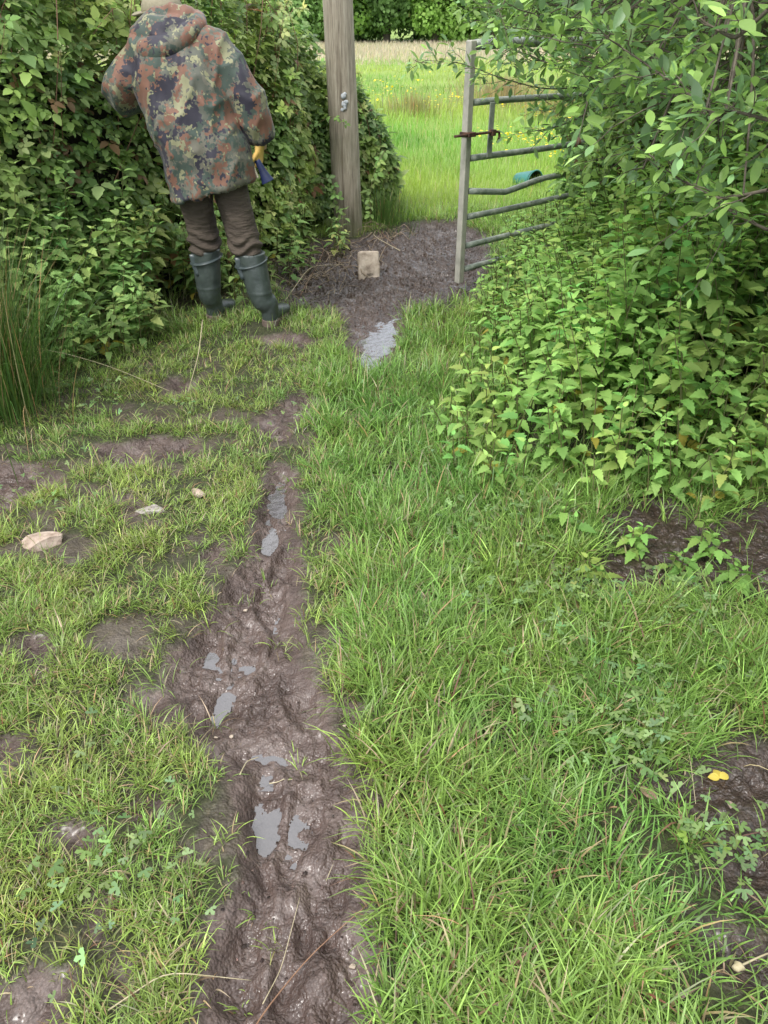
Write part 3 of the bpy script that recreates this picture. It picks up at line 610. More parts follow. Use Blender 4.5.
hedge('boundary_hedge', 'dense dark green hedge swallowing the hinge end of the gate', 'hedge', [(1.45, 6.9), (1.22, 6.1), (1.30, 5.2), (1.55, 4.3), (1.9, 3.5), (2.3, 2.6), (2.9, 1.6)], 1, np.full(7, .7), np.array([1.5, 1.75, 1.9, 2.1, 2.2, 2.2, 2.0]), 520, T_br3, M_bramble, RC, .050, 40, seed=30)

# ------------------------------------------------------------------ willow overhanging from the right
def willow():
    root = empty('willow_bush', (2.0, 3.6, 0), 'overhanging willow bush with oval grey-green leaves above the nettles', 'bush'); org = np.array(root.location)
    Bk = Acc(); P = []; Dn = []; Sz = []; Cl = []
    base = np.array([2.55, 3.9, .0])
    limbs = []
    for tgt in [(1.3, 2.2, 1.9), (1.2, 3.0, 1.75), (1.1, 4.0, 1.7), (1.5, 1.7, 2.2), (2.2, 2.4, 2.3), (1.7, 4.6, 2.2), (.9, 3.4, 2.1), (2.8, 3.4, 2.5), (1.0, 2.6, 1.5)]:
        t = np.linspace(0, 1, 9)[:, None]; p = base + (np.array(tgt) - base) * t + np.array([0, 0, .45]) * np.sin(t * PI) + rng.normal(0, .03, (9, 3)) * (t > 0); V, F = tube_np(p, np.linspace(.020, .006, 9), 8, cap=False); Bk.add(V, F); limbs.append(p)
    allp = np.concatenate([l[3:] for l in limbs])
    def twig(p0, d, L, n=8, ls=.062, thick=.0022, young=0):
        t = np.linspace(0, 1, 7); d = unit(d); p = p0 + d * (L * t)[:, None] + np.array([0, 0, -.10]) * (L * t ** 2)[:, None] + np.cumsum(rng.normal(0, .004, (7, 3)), 0)
        V, F = tube_np(p, np.linspace(thick, .0008, 7), 4, cap=False); Bk.add(V, F); az = rng.uniform(0, 6.28)
        for k in range(n):
            q = .15 + .85 * k / (n - 1); pos = np.array([np.interp(q, t, p[:, j]) for j in range(3)]); az += 2.4; x_ = unit(np.cross(d, [0, 0, 1.])); z_ = np.cross(x_, d)
            fw = .5 + 1.1 * (q > .85); dd = unit(d * fw + (x_ * math.cos(az) + z_ * math.sin(az) * .7) * 1.0 + rng.normal(0, .15, 3)); s = ls * rng.uniform(.7, 1.25) * (.75 if q > .9 else 1)
            P.append(pos + dd * .006); Dn.append(dd); Sz.append(s); c = np.array([.24, .38, .10]) if rng.random() < .6 else np.array([.15, .26, .105]); c = c * (1 + .45 * (q > .85)) * math.exp(rng.normal(0, .16)); Cl.append(c)
    cnt = 0; tries = 0
    while cnt < 2300 and tries < 60000:
        tries += 1
        p = np.array([rng.uniform(.3, 3.2), rng.uniform(1.5, 5.0), rng.uniform(.98, 2.3)])
        xm = .11 * p[1] + 1.22 * max(0, 1.5 - p[2]) + .08 * math.sin(p[1] * 7) + .06 * math.sin(p[2] * 17)
        if p[0] < xm + .05 or p[1] < 2.75 - 1.2 * (p[0] - .1) + (.25 * math.sin(p[2] * 9)): continue
        if p[0] > .6 * p[1] + 1.1: continue
        if fbm(p[0] * 3 + p[2] * 2, p[1] * 3, 5, 2) < .34: continue
        near = p[1] < 2.3 + .2 * p[0]
        edge = min(1, (p[0] - xm) / .5)
        d = np.array([-.8, -.5, .05]) + rng.normal(0, .5, 3); twig(p, d, rng.uniform(.12, .26), int(rng.integers(7, 12)), .054); cnt += 1
        if rng.random() < .45:
            q = allp[np.argmin(((allp - p) ** 2).sum(1))]; t = np.linspace(0, 1, 6)[:, None]; l = q + (p - q) * t + np.array([0, 0, .1]) * np.sin(t * PI); V, F = tube_np(l, np.linspace(.006, .0024, 6), 5, cap=False); Bk.add(V, F)
    # long low sprays crossing the gate
    for pts, nn in [([(700,78,3.6),(600,86,4.0),(545,90,4.1),(500,78,4.2),(460,62,4.25),(415,60,4.3)], 30), ([(640,100,3.8),(590,112,3.95),(560,126,4.0),(530,132,4.0)], 16), ([(690,60,3.2),(610,30,3.6),(540,30,3.9),(495,22,4.1)], 34), ([(720,20,3.0),(620,5,3.4),(540,5,3.7),(470,8,3.9)], 34), ([(680,60,3.3),(620,55,3.5),(560,60,3.8),(510,62,4.0)], 34), ([(700,100,3.2),(640,90,3.5),(590,90,3.7),(550,110,3.8)], 28), ([(768,190,1.75),(720,200,1.9),(680,180,2.0),(660,165,2.0)], 12), ([(768,10,1.75),(735,40,1.8),(700,20,1.85),(690,-10,1.85)], 10),
                    ([(768,230,2.0),(735,215,2.1),(715,200,2.1)], 8), ([(720,120,2.0),(690,95,2.1),(640,60,2.2),(610,40,2.3)], 16), ([(768,120,1.8),(730,110,1.85),(690,120,1.95)], 10)]:
        p = np.array([D(*q) for q in pts]); k = len(p); tt = np.linspace(0, k - 1, 20); p = np.stack([np.interp(tt, np.arange(k), p[:, j]) for j in range(3)], -1); p[1:-1] = (p[:-2] + p[1:-1] * 2 + p[2:]) / 4
        V, F = tube_np(p, np.linspace(.0045, .0012, 20), 5, cap=False); Bk.add(V, F)
        for j in range(nn):
            q = 2 + (17.5) * j / (nn - 1); i = min(int(q), 18); pos = p[i] + (p[i + 1] - p[i]) * (q - i); d = unit(p[i + 1] - p[i]) * .6 + rng.normal(0, .45, 3) + np.array([0, 0, .15])
            twig(pos, d, rng.uniform(.04, .14), int(rng.integers(4, 8)), .054, .0016)
    for p in limbs:    # leafy shoots on the limbs' tips
        for j in range(14): twig(p[rng.integers(5, 9)], rng.normal(0, 1, 3) + np.array([-.4, -.3, .3]), .25, 9)
    A = Acc(); Dn_ = np.array(Dn); A.inst(T_wil, np.array(P), frames(Dn_, np.array([0, 0, 1.]) + rng.normal(0, .35, Dn_.shape)), np.array(Sz), np.array(Cl)); A.obj('leaves', M_willow, root, org=org); Bk.obj('branches', M_bark, root, org=org); print('TWIGS', cnt, len(P))
willow()

# ------------------------------------------------------------------ wooden post
b0 = G(349, 232); t0 = D(338, 0, b0[1]); dz = t0[2]; pl = np.linspace(0, 1, 40)[:, None]; P = np.array([b0[0], b0[1], -.1]) + pl * np.array([(t0[0] - b0[0]) * 2.5 / dz, 0, 2.5]); post = empty('wooden_post', (b0[0], b0[1], 0), 'thick round weathered timber post at the edge of the bramble hedge', 'post')
V, F = tube_np(P, np.linspace(.112, .100, 40), 40, up0=(0, 1, 0)); 
def dpost(co):
    a = np.arctan2(co[:, 1] - b0[1], co[:, 0] - b0[0] - (t0[0] - b0[0]) / dz * co[:, 2]); g = -.010 * np.exp(-((a + PI / 2 - .12 - .1 * np.sin(co[:, 2] * 3)) / .05) ** 2) * (co[:, 2] < 1.0)
    return g + .006 * (fbm(a * 6, co[:, 2] * 1.2, 2, 3) - .5) + .007 * (fbm(a * 1.2, co[:, 2] * 3, 4, 2) - .5)
pmesh('shaft', [(V, F)], M_wood, post, org=b0, disp=dpost)
lq = []
for k in range(9):
    c = D(345 + rng.normal(0, 1.6), 100 + rng.uniform(-10, 10), b0[1] - .108); lq.append(weld_ell(c, (rng.uniform(.008, .018), .006, rng.uniform(.01, .022)), 8, 5))
pmesh('lichen', lq, M_lich, post, org=b0)

# ------------------------------------------------------------------ gate
gb = G(459, 281, .03); gdir = unit(np.array([.77, .64, 0])); gn = np.array([-gdir[1], gdir[0], 0]); gate = empty('field_gate', (gb[0], gb[1], 0), 'open galvanised seven-bar field gate with a bent middle rail', 'gate')
def gpt(u, z, v=0): return np.array([gb[0], gb[1], 0]) + gdir * u + gn * v + np.array([0, 0, z])
def gbox(u0, u1, v0, v1, z0, z1):
    V = np.array([gpt(u, z, v) for u in (u0, u1) for v in (v0, v1) for z in (z0, z1)]); return V, box_np(0, 0, 0, 1, 1, 1)[1]
gorg = (gb[0], gb[1], 0)
ztop = float(D(471, 40, gb[1])[2]); zr = [float(D(470, yy, gb[1])[2]) for yy in (45, 104, 160, 191, 217, 246, 270)]
pmesh('stile', [gbox(-.022, .022, -.022, .022, .02, ztop)], M_stile, gate, org=gorg, bevel=.006, smooth=False)
pmesh('stile', [gbox(2.97, 3.03, -.024, .024, .02, ztop)], M_stile, gate, org=gorg, bevel=.006, smooth=False)
for i, z in enumerate(zr):
    us = np.linspace(.03, 2.97, 30); sag = 0.012 * np.sin(us / 3 * PI * 3 + i); P = []
    for u, s_ in zip(us, sag):
        zz = z + s_ * .5; vv = 0
        if i == 3: zz -= .036 * max(0, 1 - abs(u - .34) / .34) * 1.0; vv = -.03 * max(0, 1 - abs(u - .34) / .4)
        if i == 2: zz += .012 * (u / 1.1)
        P.append(gpt(u, zz, vv))
    V, F = tube_np(P, np.full(30, .027 if i == 0 else .0185), 12); pmesh('rail', [(V, F)], M_rail, gate, org=gorg)
pmesh('brace', [gbox(.16, .20, -.022, -.014, zr[2] - .0, zr[1] + .0)], M_galv, gate, org=gorg, bevel=.002, smooth=False)
zl = float(D(470, 134, gb[1])[2]); P = [gpt(u, zl, -.035) for u in np.linspace(-.13, .21, 8)] + [gpt(.235, zl - .005, -.035), gpt(.24, zl - .03, -.035), gpt(.225, zl - .06, -.035)]
V, F = tube_np(P, np.full(len(P), .0075), 10); lt = pmesh('latch', [(V, F)], M_rust, gate, org=gorg); 
for q_ in (gbox(-.030, .030, -.05, .03, zl - .012, zl + .012), gbox(.165, .195, -.05, -.012, zl - .02, zl + .014)): pmesh('latch_bracket', [q_], M_rust, lt, org=gorg, bevel=.003, smooth=False)
P = [gpt(1.02 + .018 * math.cos(q), zr[2] + .012 + .026 * math.sin(q) , .0 + .0 * q) for q in np.linspace(0, 2 * PI, 13)]
tw = []
for k in range(4):
    P = [gpt(1.0 + k * .011 + .003 * math.sin(q), zr[2] + .014 + .025 * math.sin(q), .025 * math.cos(q)) for q in np.linspace(0, 2 * PI, 15)]; tw.append(tube_np(P, np.full(15, .0045), 6, up0=(1, 0, 0)))
tw.append(tube_np([gpt(1.01, zr[2] + .03), gpt(1.012, zr[2] + .1), gpt(1.0, zr[2] + .16)], [.004, .003, .002], 6))
tag(pmesh('dead_bramble', tw, M_redstem, None, org=(0, 0, 0)), 'reddish dead bramble wrapped round the third gate rail', 'stem')

# ------------------------------------------------------------------ stones
def rock(name, c, r, m, label, seed, flat=.25, rz=0.0, tilt=0.0, sharp=.35, group=None):
    R = np.array(Matrix.Rotation(rz, 3, 'Z') @ Matrix.Rotation(tilt, 3, 'X')); rg = np.random.default_rng(seed); pl_ = unit(rg.normal(0, 1, (11, 3))); dd = rg.uniform(.45, .8, 11)
    V, F = weld_ell((0, 0, 0), (1, 1, 1), 28, 18)
    for p, d in zip(pl_, dd): k = V @ p; V = V - np.outer(np.maximum(0, k - d), p)
    V = V + unit(V) * (.05 * (fbm(V[:, 0] * 4 + seed, V[:, 1] * 4 + V[:, 2] * 3, 1, 3) - .5))[:, None]
    V = (V * r) @ R.T; o = pmesh(name, [(V, F)], m, None, smooth=False); o.location = c; tag(o, label, 'stone', group); o.data.polygons.foreach_set('use_smooth', np.full(len(o.data.polygons), False)); return o
g = G(43, 548); rock('stone', (g[0], g[1], H(g[0], g[1]) + .004), (.088, .05, .036), M_stone, 'pale pinkish stone lying in the grass at the left edge', 3, rz=.15)
g = G(197, 497); rock('stone', (g[0], g[1], H(g[0], g[1]) + .005), (.036, .026, .018), M_stone, 'small beige stone in the grass between the two paths of mud', 5, rz=-.4)
g = G(150, 515); rock('stone', (g[0], g[1], H(g[0], g[1]) + .004), (.06, .035, .016), M_pebble, 'flat half-buried grey-beige stone in the trampled grass', 8, rz=.2)
for (px, py, r_), lb in zip([(246, 612, .008), (232, 737, .007), (216, 737, .005), (352, 965, .007), (345, 733, .006)],
        ['tiny white pebble at the upper end of the wet mud path', 'tiny pale pebble beside the middle of the mud path', 'smallest pale fleck of stone near the left rim of the mud path', 'tiny pale pebble at the lower right of the mud path', 'tiny pale pebble at the right rim of the mud path']):
    g = G(px, py, -.03); rock('pebble', (g[0], g[1], H(g[0], g[1]) + r_ * .4), (r_, r_ * .8, r_ * .6), M_block, lb, int(px), group='white pebbles on the mud')
bl = G(369, 272); bl[2] = H(bl[0], bl[1]); V, F = box_np(0, 0, .075, .145, .075, .19)
rr = np.array(Matrix.Rotation(.12, 3, 'Z') @ Matrix.Rotation(-.30, 3, 'X')); bm_ = (V @ rr.T, F)
def dblk(co): return .012 * (fbm(co[:, 0] * 14, co[:, 2] * 14 + co[:, 1] * 9, 1, 3) - .5) - .02 * np.exp(-((co[:, 0] - .01) / .02) ** 2) * (co[:, 2] < .03)
o = pmesh('stone_block', [bm_], M_block, None, bevel=.008, remesh=.008, disp=dblk); o.location = bl; tag(o, 'squared pale stone block standing in the mud in front of the post', 'stone')

# ------------------------------------------------------------------ teal plastic thing in the field
tb = G(527, 188); tb[2] = H(tb[0], tb[1]) - .05; root = empty('plastic_bucket', tuple(tb), 'teal plastic bucket tipped over in the field behind the gate', 'bucket')
P = [np.array([.10 - .26 * t, .02 * t, .11 - .02 * t]) for t in np.linspace(0, 1, 8)]; V1, F1 = tube_np(P, np.linspace(.115, .075, 8), 24, cap=False); V2, F2 = tube_np(P[::-1], np.linspace(.070, .108, 8), 24, cap=False)
def turn(V): return V @ np.array(Matrix.Rotation(-.9, 3, 'Z')).T * .92
o = pmesh('body', [(turn(V1), F1)], M_teal, root); tag(o)
o = pmesh('shaded_inside', [(turn(V2), F2), weld_ell(turn(np.array([P[-1]]))[0], (.04, .04, .07), 12, 8)], M_dark, root)  # inner wall, shade of the dark opening painted into its colour
Vr, Fr = tube_np([np.array([.105, .115 * math.cos(q), .11 + .115 * math.sin(q)]) for q in np.linspace(0, 2 * PI, 25)], np.full(25, .008), 6, up0=(1, 0, 0)); pmesh('rim', [(turn(Vr), Fr)], M_teal, root)
Vr, Fr = tube_np([np.array([.10 - .22 * math.sin(q) , .13 * math.cos(q) , .10 - .05 * math.sin(q)]) - np.array([.0, .1, 0]) for q in np.linspace(0, PI, 15)], np.full(15, .006), 6); pmesh('handle', [(turn(Vr), Fr)], M_teal, root)

# ------------------------------------------------------------------ person
RT = np.array([-.80, 4.18, 0.]); RT[2] = 0
person = empty('person', tuple(RT), 'person seen from behind in a camouflage jacket, brown trousers and green rubber boots', 'person')
def W3(*p): return RT + np.array(p, float)
FL = (-.165, .06); FR = (.165, -.06); zl_ = float(H(RT[0] + FL[0], RT[1] + FL[1])); zr_ = float(H(RT[0] + FR[0], RT[1] + FR[1]))
def interp(P, k): P = np.asarray(P, float); t = np.linspace(0, len(P) - 1, k); return np.stack([np.interp(t, np.arange(len(P)), P[:, j]) for j in range(P.shape[1])], -1)
def smth(P, it=2):
    P = P.copy()
    for _ in range(it): P[1:-1] = (P[:-2] + 2 * P[1:-1] + P[2:]) / 4
    return P
def limb(pts, rad, n=20, k=24, up0=(0, 1, 0)):
    P = smth(interp(pts, k)); R = smth(interp(np.array(rad, float).reshape(len(rad), -1), k)); return tube_np(P, R if R.shape[1] == 2 else R[:, 0], n, up0=up0)
HD = W3(-.275, .30, 1.43)
# body: one continuous surface (under the clothes) with the head
def headfn(d): 
    return 1.0 + .05 * max(0, d[1]) * (abs(d[2]) < .5) - .06 * max(0, -d[2]) * (1 - max(0, d[1]))
hd = [weld_ell(HD, (.076, .096, .118), 32, 24, headfn), weld_ell(HD + (0, .03, -.06), (.055, .065, .06), 20, 14), weld_ell(HD + (0, .098, -.018), (.013, .022, .024), 12, 10), weld_ell(HD + (0, .092, -.058), (.026, .012, .009), 14, 8),
      weld_ell(HD + (-.078, 0, -.015), (.010, .022, .032), 12, 10), weld_ell(HD + (.078, 0, -.015), (.010, .022, .032), 12, 10), weld_ell(HD + (0, .083, .03), (.055, .015, .010), 14, 8)]
bodyp = hd + [limb([W3(-.07, .02, .74), W3(-.10, .02, .95), W3(-.15, .07, 1.2), W3(-.18, .12, 1.34), W3(-.22, .18, 1.37), W3(-.26, .26, 1.39)], [(.155, .11), (.14, .10), (.17, .11), (.15, .09), (.065, .06), (.058, .058)]),
    limb([W3(-.15, .02, .78), W3(-.16, .05, .45), W3(FL[0], FL[1] + .035, .09)], [.085, .055, .030]), limb([W3(.01, .02, .78), W3(.07, .0, .45), W3(FR[0], FR[1] + .035, .09)], [.085, .055, .030]),
    limb([W3(-.165, .10, .07), W3(-.125, .22, .05)], [.030, .02]), limb([W3(.165, -.02, .07), W3(.205, .10, .05)], [.030, .02]),
    limb([W3(-.02, .12, 1.32), W3(.13, .05, 1.12), W3(.185, .08, .93), W3(.18, .09, .88)], [.055, .045, .032, .028]), limb([W3(-.33, .13, 1.29), W3(-.46, .10, 1.12), W3(-.34, .38, 1.13), W3(-.31, .43, 1.13)], [.055, .045, .032, .028])]
pmesh('body', bodyp, M_skin, person, org=RT, remesh=.009)
ey = [weld_ell(HD + (s_ * .030, .086, .008), (.013, .010, .009), 12, 8) for s_ in (-1, 1)]
M_eye = mat('eye_white', Roughness=.2, **{'Base Color': (.7, .68, .64)})
for e_ in ey: pmesh('eye', [e_], M_eye, person, org=RT)
pmesh('hair', [weld_ell(HD + (0, -.022, .012), (.083, .088, .108), 24, 16)], M_hair, person, org=RT)
# hat: crown and brim
hc = HD + np.array([0.0, -.01, .045]); hat = pmesh('hat', [weld_ell(hc, (.098, .112, .078), 28, 14, lambda d: 1 if d[2] > -.3 else .75)], M_hat, person, org=RT, disp=lambda c: .006 * (fbm(c[:, 0] * 20, c[:, 1] * 20, 1, 2) - .5))
br = [np.array([hc[0] + .118 * math.cos(q), hc[1] + .135 * math.sin(q), hc[2] - .018 + .006 * math.sin(3 * q)]) for q in np.linspace(0, 2 * PI, 33)]; V, F = tube_np(br, np.tile((.007, .030), (33, 1)), 8, up0=(1, 0, 0)); pmesh('brim', [(V, F)], M_hat, hat, org=RT)
# jacket
def folds(c):
    x = c[:, 0] - RT[0]; z = c[:, 2]; ang = np.arctan2(c[:, 1] - RT[1] - .05, x + .12)
    gx_ = np.interp(z, [.95, 1.1, 1.33], [.085, .03, -.035]) + RT[0]; gr = -.016 * np.exp(-((x - gx_) / .011) ** 2) * sm(.97, 1.03, z) * sm(1.36, 1.30, z) * (c[:, 1] < RT[1] + .08)
    return gr + .016 * (1 - np.abs(2 * fbm(x * 4 + z * 5, z * 2.6 - x * 6, 4, 2) - 1)) ** 3 + .026 * (fbm(x * 6 + z * 2.2, z * 2.4 - x * 3 + 7, 3, 3) - .5) + .016 * (fbm(ang * 2.2, z * 3.5, 5, 3) - .5) + .007 * np.sin(ang * 9 + z * 4) * sm(1.0, .7, z) + .010 * (1 - np.abs(2 * fbm(x * 9 - z * 4, z * 5 + x * 6, 1, 2) - 1)) ** 4
tk = 26; ctr = [(-.068, .02, .705), (-.068, .02, .76), (-.090, .02, .88), (-.135, .03, 1.0), (-.165, .06, 1.15), (-.178, .09, 1.27), (-.19, .13, 1.345), (-.22, .18, 1.395), (-.24, .22, 1.41)]
rad = [(.208, .165), (.204, .160), (.205, .160), (.212, .160), (.222, .158), (.215, .145), (.175, .125), (.10, .095), (.07, .075)]
P = smth(interp([W3(*c) for c in ctr], tk), 1); R = smth(interp(rad, tk), 1)
V = []; a = np.linspace(0, 2 * PI, 40, endpoint=False)
for i in range(tk):
    zt = -.10 * (P[i][0] * 0) ; tilt = .26 * (1 - i / tk) ; fw = .55 * (i / tk) ** 2
    sgn = np.sign(np.cos(a)) * np.abs(np.cos(a)) ** .85; dx = sgn * R[i, 0]; dy = np.sin(a) * R[i, 1]
    V.append(np.stack([P[i][0] + dx, P[i][1] + dy + .0 * dx, P[i][2] + tilt * dx * (1) * (1 if i < 8 else .2) - .28 * dy * (1 if i > 12 else 0) * fw + (-.10 * np.maximum(0, dx) if i > 20 else 0)], -1))
V = np.concatenate(V); F = [(i * 40 + j, i * 40 + (j + 1) % 40, (i + 1) * 40 + (j + 1) % 40, (i + 1) * 40 + j) for i in range(tk - 1) for j in range(40)]
inner = interp([W3(-.08, .02, .80), W3(-.088, .02, .665)], 3)
# hem closes a little way up inside, leaving a hollow skirt
hemV = [V[:40] * 1.0]; c0 = V[:40].mean(0); iv = c0 + (V[:40] - c0) * .93; iv2 = c0 + (V[:40] - c0) * .90 + np.array([0, 0, .10]); n0 = len(V); V = np.vstack([V, iv, iv2, [c0 + (0, 0, .12)], [P[-1]]])
for j in range(40):
    k = (j + 1) % 40; F += [(j, n0 + j, n0 + k, k), (n0 + j, n0 + 40 + j, n0 + 40 + k, n0 + k), (n0 + 40 + j, n0 + 80, n0 + 40 + k, n0 + 40 + k), ((tk - 1) * 40 + j, (tk - 1) * 40 + k, n0 + 81, n0 + 81)]
shR = [weld_ell(W3(-.06, .10, 1.325), (.10, .09, .085), 20, 14), weld_ell(W3(-.31, .11, 1.30), (.10, .09, .085), 20, 14)]
armR = limb([W3(-.045, .10, 1.325), W3(.025, .085, 1.27), W3(.105, .06, 1.16), W3(.145, .055, 1.09), W3(.17, .07, 1.0), W3(.185, .085, .935)], [.088, .092, .082, .084, .070, .058])
armL = limb([W3(-.31, .10, 1.31), W3(-.39, .09, 1.25), W3(-.46, .08, 1.17), W3(-.475, .11, 1.12), W3(-.41, .22, 1.11), W3(-.35, .36, 1.13)], [.085, .084, .080, .084, .072, .060])
pmesh('jacket', [(V, F), armR, armL] + shR, M_camo, person, org=RT, remesh=.0085, disp=folds)
hoodp = [weld_ell(W3(-.215, .085, 1.365), (.165, .085, .085), 30, 18, lambda d: 1 + .06 * math.sin(3 * d[0] + 2 * d[2])), limb([W3(-.36, .10, 1.325), W3(-.29, .0, 1.305), W3(-.20, -.015, 1.315), W3(-.11, .02, 1.375), W3(-.06, .09, 1.415), W3(-.08, .2, 1.44)], [.038, .046, .048, .042, .034, .03]), limb([W3(-.36, .1, 1.36), W3(-.30, .16, 1.42), W3(-.2, .15, 1.45), W3(-.1, .15, 1.44)], [.04, .045, .045, .035])]
pmesh('hood', hoodp, M_camo, person, org=RT, remesh=.0085, disp=lambda c: folds(c) * .7)
# trousers
def tf(c):
    z = c[:, 2]; x = c[:, 0]; an = np.arctan2(c[:, 1] - RT[1], x - RT[0])
    return .012 * (fbm(x * 9, z * 13 + an * 1.2, 2, 3) - .5) + .010 * np.sin(z * 120 + 3.0 * np.sin(an * 2 + x * 20)) * sm(.53, .43, z) + .012 * (fbm(x * 5 + 4, z * 5, 6, 2) - .5)
tl = limb([W3(-.165, .03, .82), W3(-.168, .03, .68), W3(-.160, .055, .52), W3(-.157, .06, .44), W3(-.156, .06, .385)], [(.098, .10), (.090, .092), (.078, .080), (.082, .082), (.074, .076)])
tr = limb([W3(.015, .03, .82), W3(.022, .02, .68), W3(.055, .005, .52), W3(.078, .0, .44), W3(.092, -.005, .385)], [(.098, .10), (.088, .092), (.080, .080), (.082, .082), (.074, .076)])
pmesh('trousers', [tl, tr, weld_ell(W3(-.075, .03, .84), (.175, .13, .12), 24, 14)], M_trou, person, org=RT, remesh=.008, disp=tf)
# boots
def boot(knee, heel, z0, dr):
    d = unit(np.array([dr[0], dr[1], 0])); hx = np.array([RT[0] + heel[0], RT[1] + heel[1], z0]); kt = RT + np.array(knee)
    p = [kt + (0, 0, .015), kt, kt + (hx - kt) * .33 + (0, 0, .0), kt + (hx - kt) * .66, hx + d * .036 + (0, 0, .13), hx + d * .036 + (0, 0, .06), hx + d * .038 + (0, 0, .025)]
    sh = limb(p, [(.079, .079), (.078, .078), (.071, .073), (.060, .064), (.052, .058), (.047, .052), (.044, .048)])
    fo = limb([hx + d * .012 + (0, 0, .045), hx + d * .04 + (0, 0, .055), hx + d * .12 + (0, 0, .05), hx + d * .20 + (0, 0, .038), hx + d * .245 + (0, 0, .034)], [(.034, .034), (.045, .048), (.046, .042), (.048, .032), (.030, .024)], up0=(0, 0, 1))
    b = pmesh('boot', [sh, fo], M_boot, person, org=RT, remesh=.006, disp=lambda c: .005 * (fbm(c[:, 0] * 12 + c[:, 1] * 5, c[:, 2] * 14, 2, 2) - .5) + .0025 * np.exp(-((c[:, 2] - .20) / .006) ** 2))
    q = np.linspace(0, 2 * PI, 26)[:-1]; s = np.array([-d[1], d[0], 0]); out = [hx + d * (.118 + .132 * math.cos(t)) + s * (.047 + .006 * math.cos(t)) * math.sin(t) * 1.0 for t in q]; Vs = np.array([o_ + (0, 0, h_) for h_ in (-.006, .028) for o_ in out]); Fs = [(j, (j + 1) % 25, 25 + (j + 1) % 25, 25 + j) for j in range(25)] + [tuple(range(24, -1, -1)), tuple(range(25, 50))]
    pmesh('sole', [(Vs, Fs), limb([hx + d * .036 + (0, 0, -.004), hx + d * .036 + (0, 0, .034)], [(.049, .052), (.048, .051)], k=6)], M_sole, b, org=RT, bevel=.004)
    ring = [kt + (.079 * math.cos(t), .079 * math.sin(t), -.035 - .018 * math.cos(t - 3.6)) for t in np.linspace(0, 2 * PI, 29)]
    V, F = tube_np(ring, np.tile((.0035, .012), (29, 1)), 8, up0=(1, 0, 0)); st = [(V, F)]
    st.append(limb([kt + (-.060, -.055, .0), kt + (-.058, -.056, -.06), kt + (-.040, -.064, -.11)], [(.016, .005), (.012, .005), (.010, .004)], k=8)); pmesh('strap', st, M_bootstrap, b, org=RT)
boot((-.157, .06, .385), FL, zl_, (.30, .95)); boot((.094, -.006, .385), FR, zr_, (.30, .95))
# gloves with five separate fingers
def glove(wr, d, nrm, curl, m=M_glove):
    d = unit(np.array(d, float)); nrm = unit(np.array(nrm, float)); s = np.cross(d, nrm); wr = np.asarray(wr); parts = [limb([wr - d * .05, wr - d * .01, wr + d * .03, wr + d * .085], [(.038, .036), (.030, .026), (.040, .018), (.042, .016)], k=10, up0=tuple(nrm))]
    for k, (o_, L) in enumerate([(-.032, .066), (-.011, .076), (.011, .072), (.031, .056)]):
        p = wr + d * .08 + s * o_; pts = [p - d * .02]; an = 0
        for j in range(4): pts.append(pts[-1] + (d * math.cos(an) + nrm * math.sin(an)) * (.02 if j == 0 else L / 3)); an += curl
        parts.append(limb(pts, [.0105, .0108, .0102, .0096, .0078], n=10, k=12))
    p = wr + d * .03 - s * .034; parts.append(limb([p, p - s * .022 + d * .022 + nrm * .012, p - s * .028 + d * .045 + nrm * .030, p - s * .018 + d * .062 + nrm * .042], [.013, .0125, .0115, .009], n=10, k=10)); return pmesh('glove', parts, m, person, org=RT, remesh=.004)
glove(W3(.180, .05, .905), (-.12, .05, -1), (-.9, .2, -.1), .75); glove(W3(-.325, .41, 1.135), (.25, .95, .1), (.2, -.1, -1), .6)
# tool held in the right glove
tr_ = W3(.175, .05, .86); tool = empty('cutting_tool', tuple(tr_), 'navy blue handled cutting tool held in the yellow glove', 'tool')
e1 = D(268, 182, 4.20); s1 = D(257, 160, 4.20); V, F = limb([s1, (s1 + e1) / 2, s1 * .2 + e1 * .8, e1], [(.014, .012), (.019, .014), (.027, .018), (.034, .020)]); pmesh('handle', [(V, F)], M_navy, tool, org=tr_)
e2 = D(258, 178, 4.19); s2 = D(247, 150, 4.19); V, F = limb([s2, (s2 + e2) / 2, e2], [.006, .006, .006]); pmesh('trim', [(V, F)], M_cream, tool, org=tr_)
q = [D(246, 160, 4.205), D(257, 178, 4.205), D(244, 175, 4.205)]; Vt = np.array([v + (0, o_, 0) for o_ in (-.006, .006) for v in q]); pmesh('leather_flap', [(Vt, [(0, 1, 2), (5, 4, 3), (0, 3, 4, 1), (1, 4, 5, 2), (2, 5, 3, 0)])], M_orange, tool, org=tr_, bevel=.002)
pmesh('grip', [limb([D(261, 152, 4.27), D(259, 157, 4.24), s1], [.008, .010, .013])], M_navy, tool, org=tr_)

# ------------------------------------------------------------------ rush tussock, far left
def tussock(name, cx, cy, n, L0, rad, label, col, seed=1, cat='grass tussock', wd=.0045, straws=.12, lean=.5):
    A = Acc(); r = np.abs(rng.normal(0, rad, n)); th = rng.uniform(0, 2 * PI, n); x = cx + r * np.cos(th); y = cy + r * np.sin(th); L = L0 * rng.uniform(.45, 1.15, n); c = rvar(col, n, .2, .1); s = rng.random(n) < straws; c[s] = rvar((.36, .26, .13), s.sum(), .2)
    blades(A, x, y, L, np.full(n, wd) * rng.uniform(.7, 1.3, n), np.clip(np.abs(rng.normal(.25, lean, n)), .03, 1.3) * (.5 + r / rad * .4), th + rng.normal(0, .5, n), c, seg=6)
    o = A.obj(name, M_grass, org=(cx, cy, 0)); o.location = (cx, cy, 0); return tag(o, label, cat)
g = G(2, 414); tussock('rush_tussock', g[0], g[1], 1700, .80, .13, 'tall upright dark green rush clump at the left edge', (.07, .135, .030))
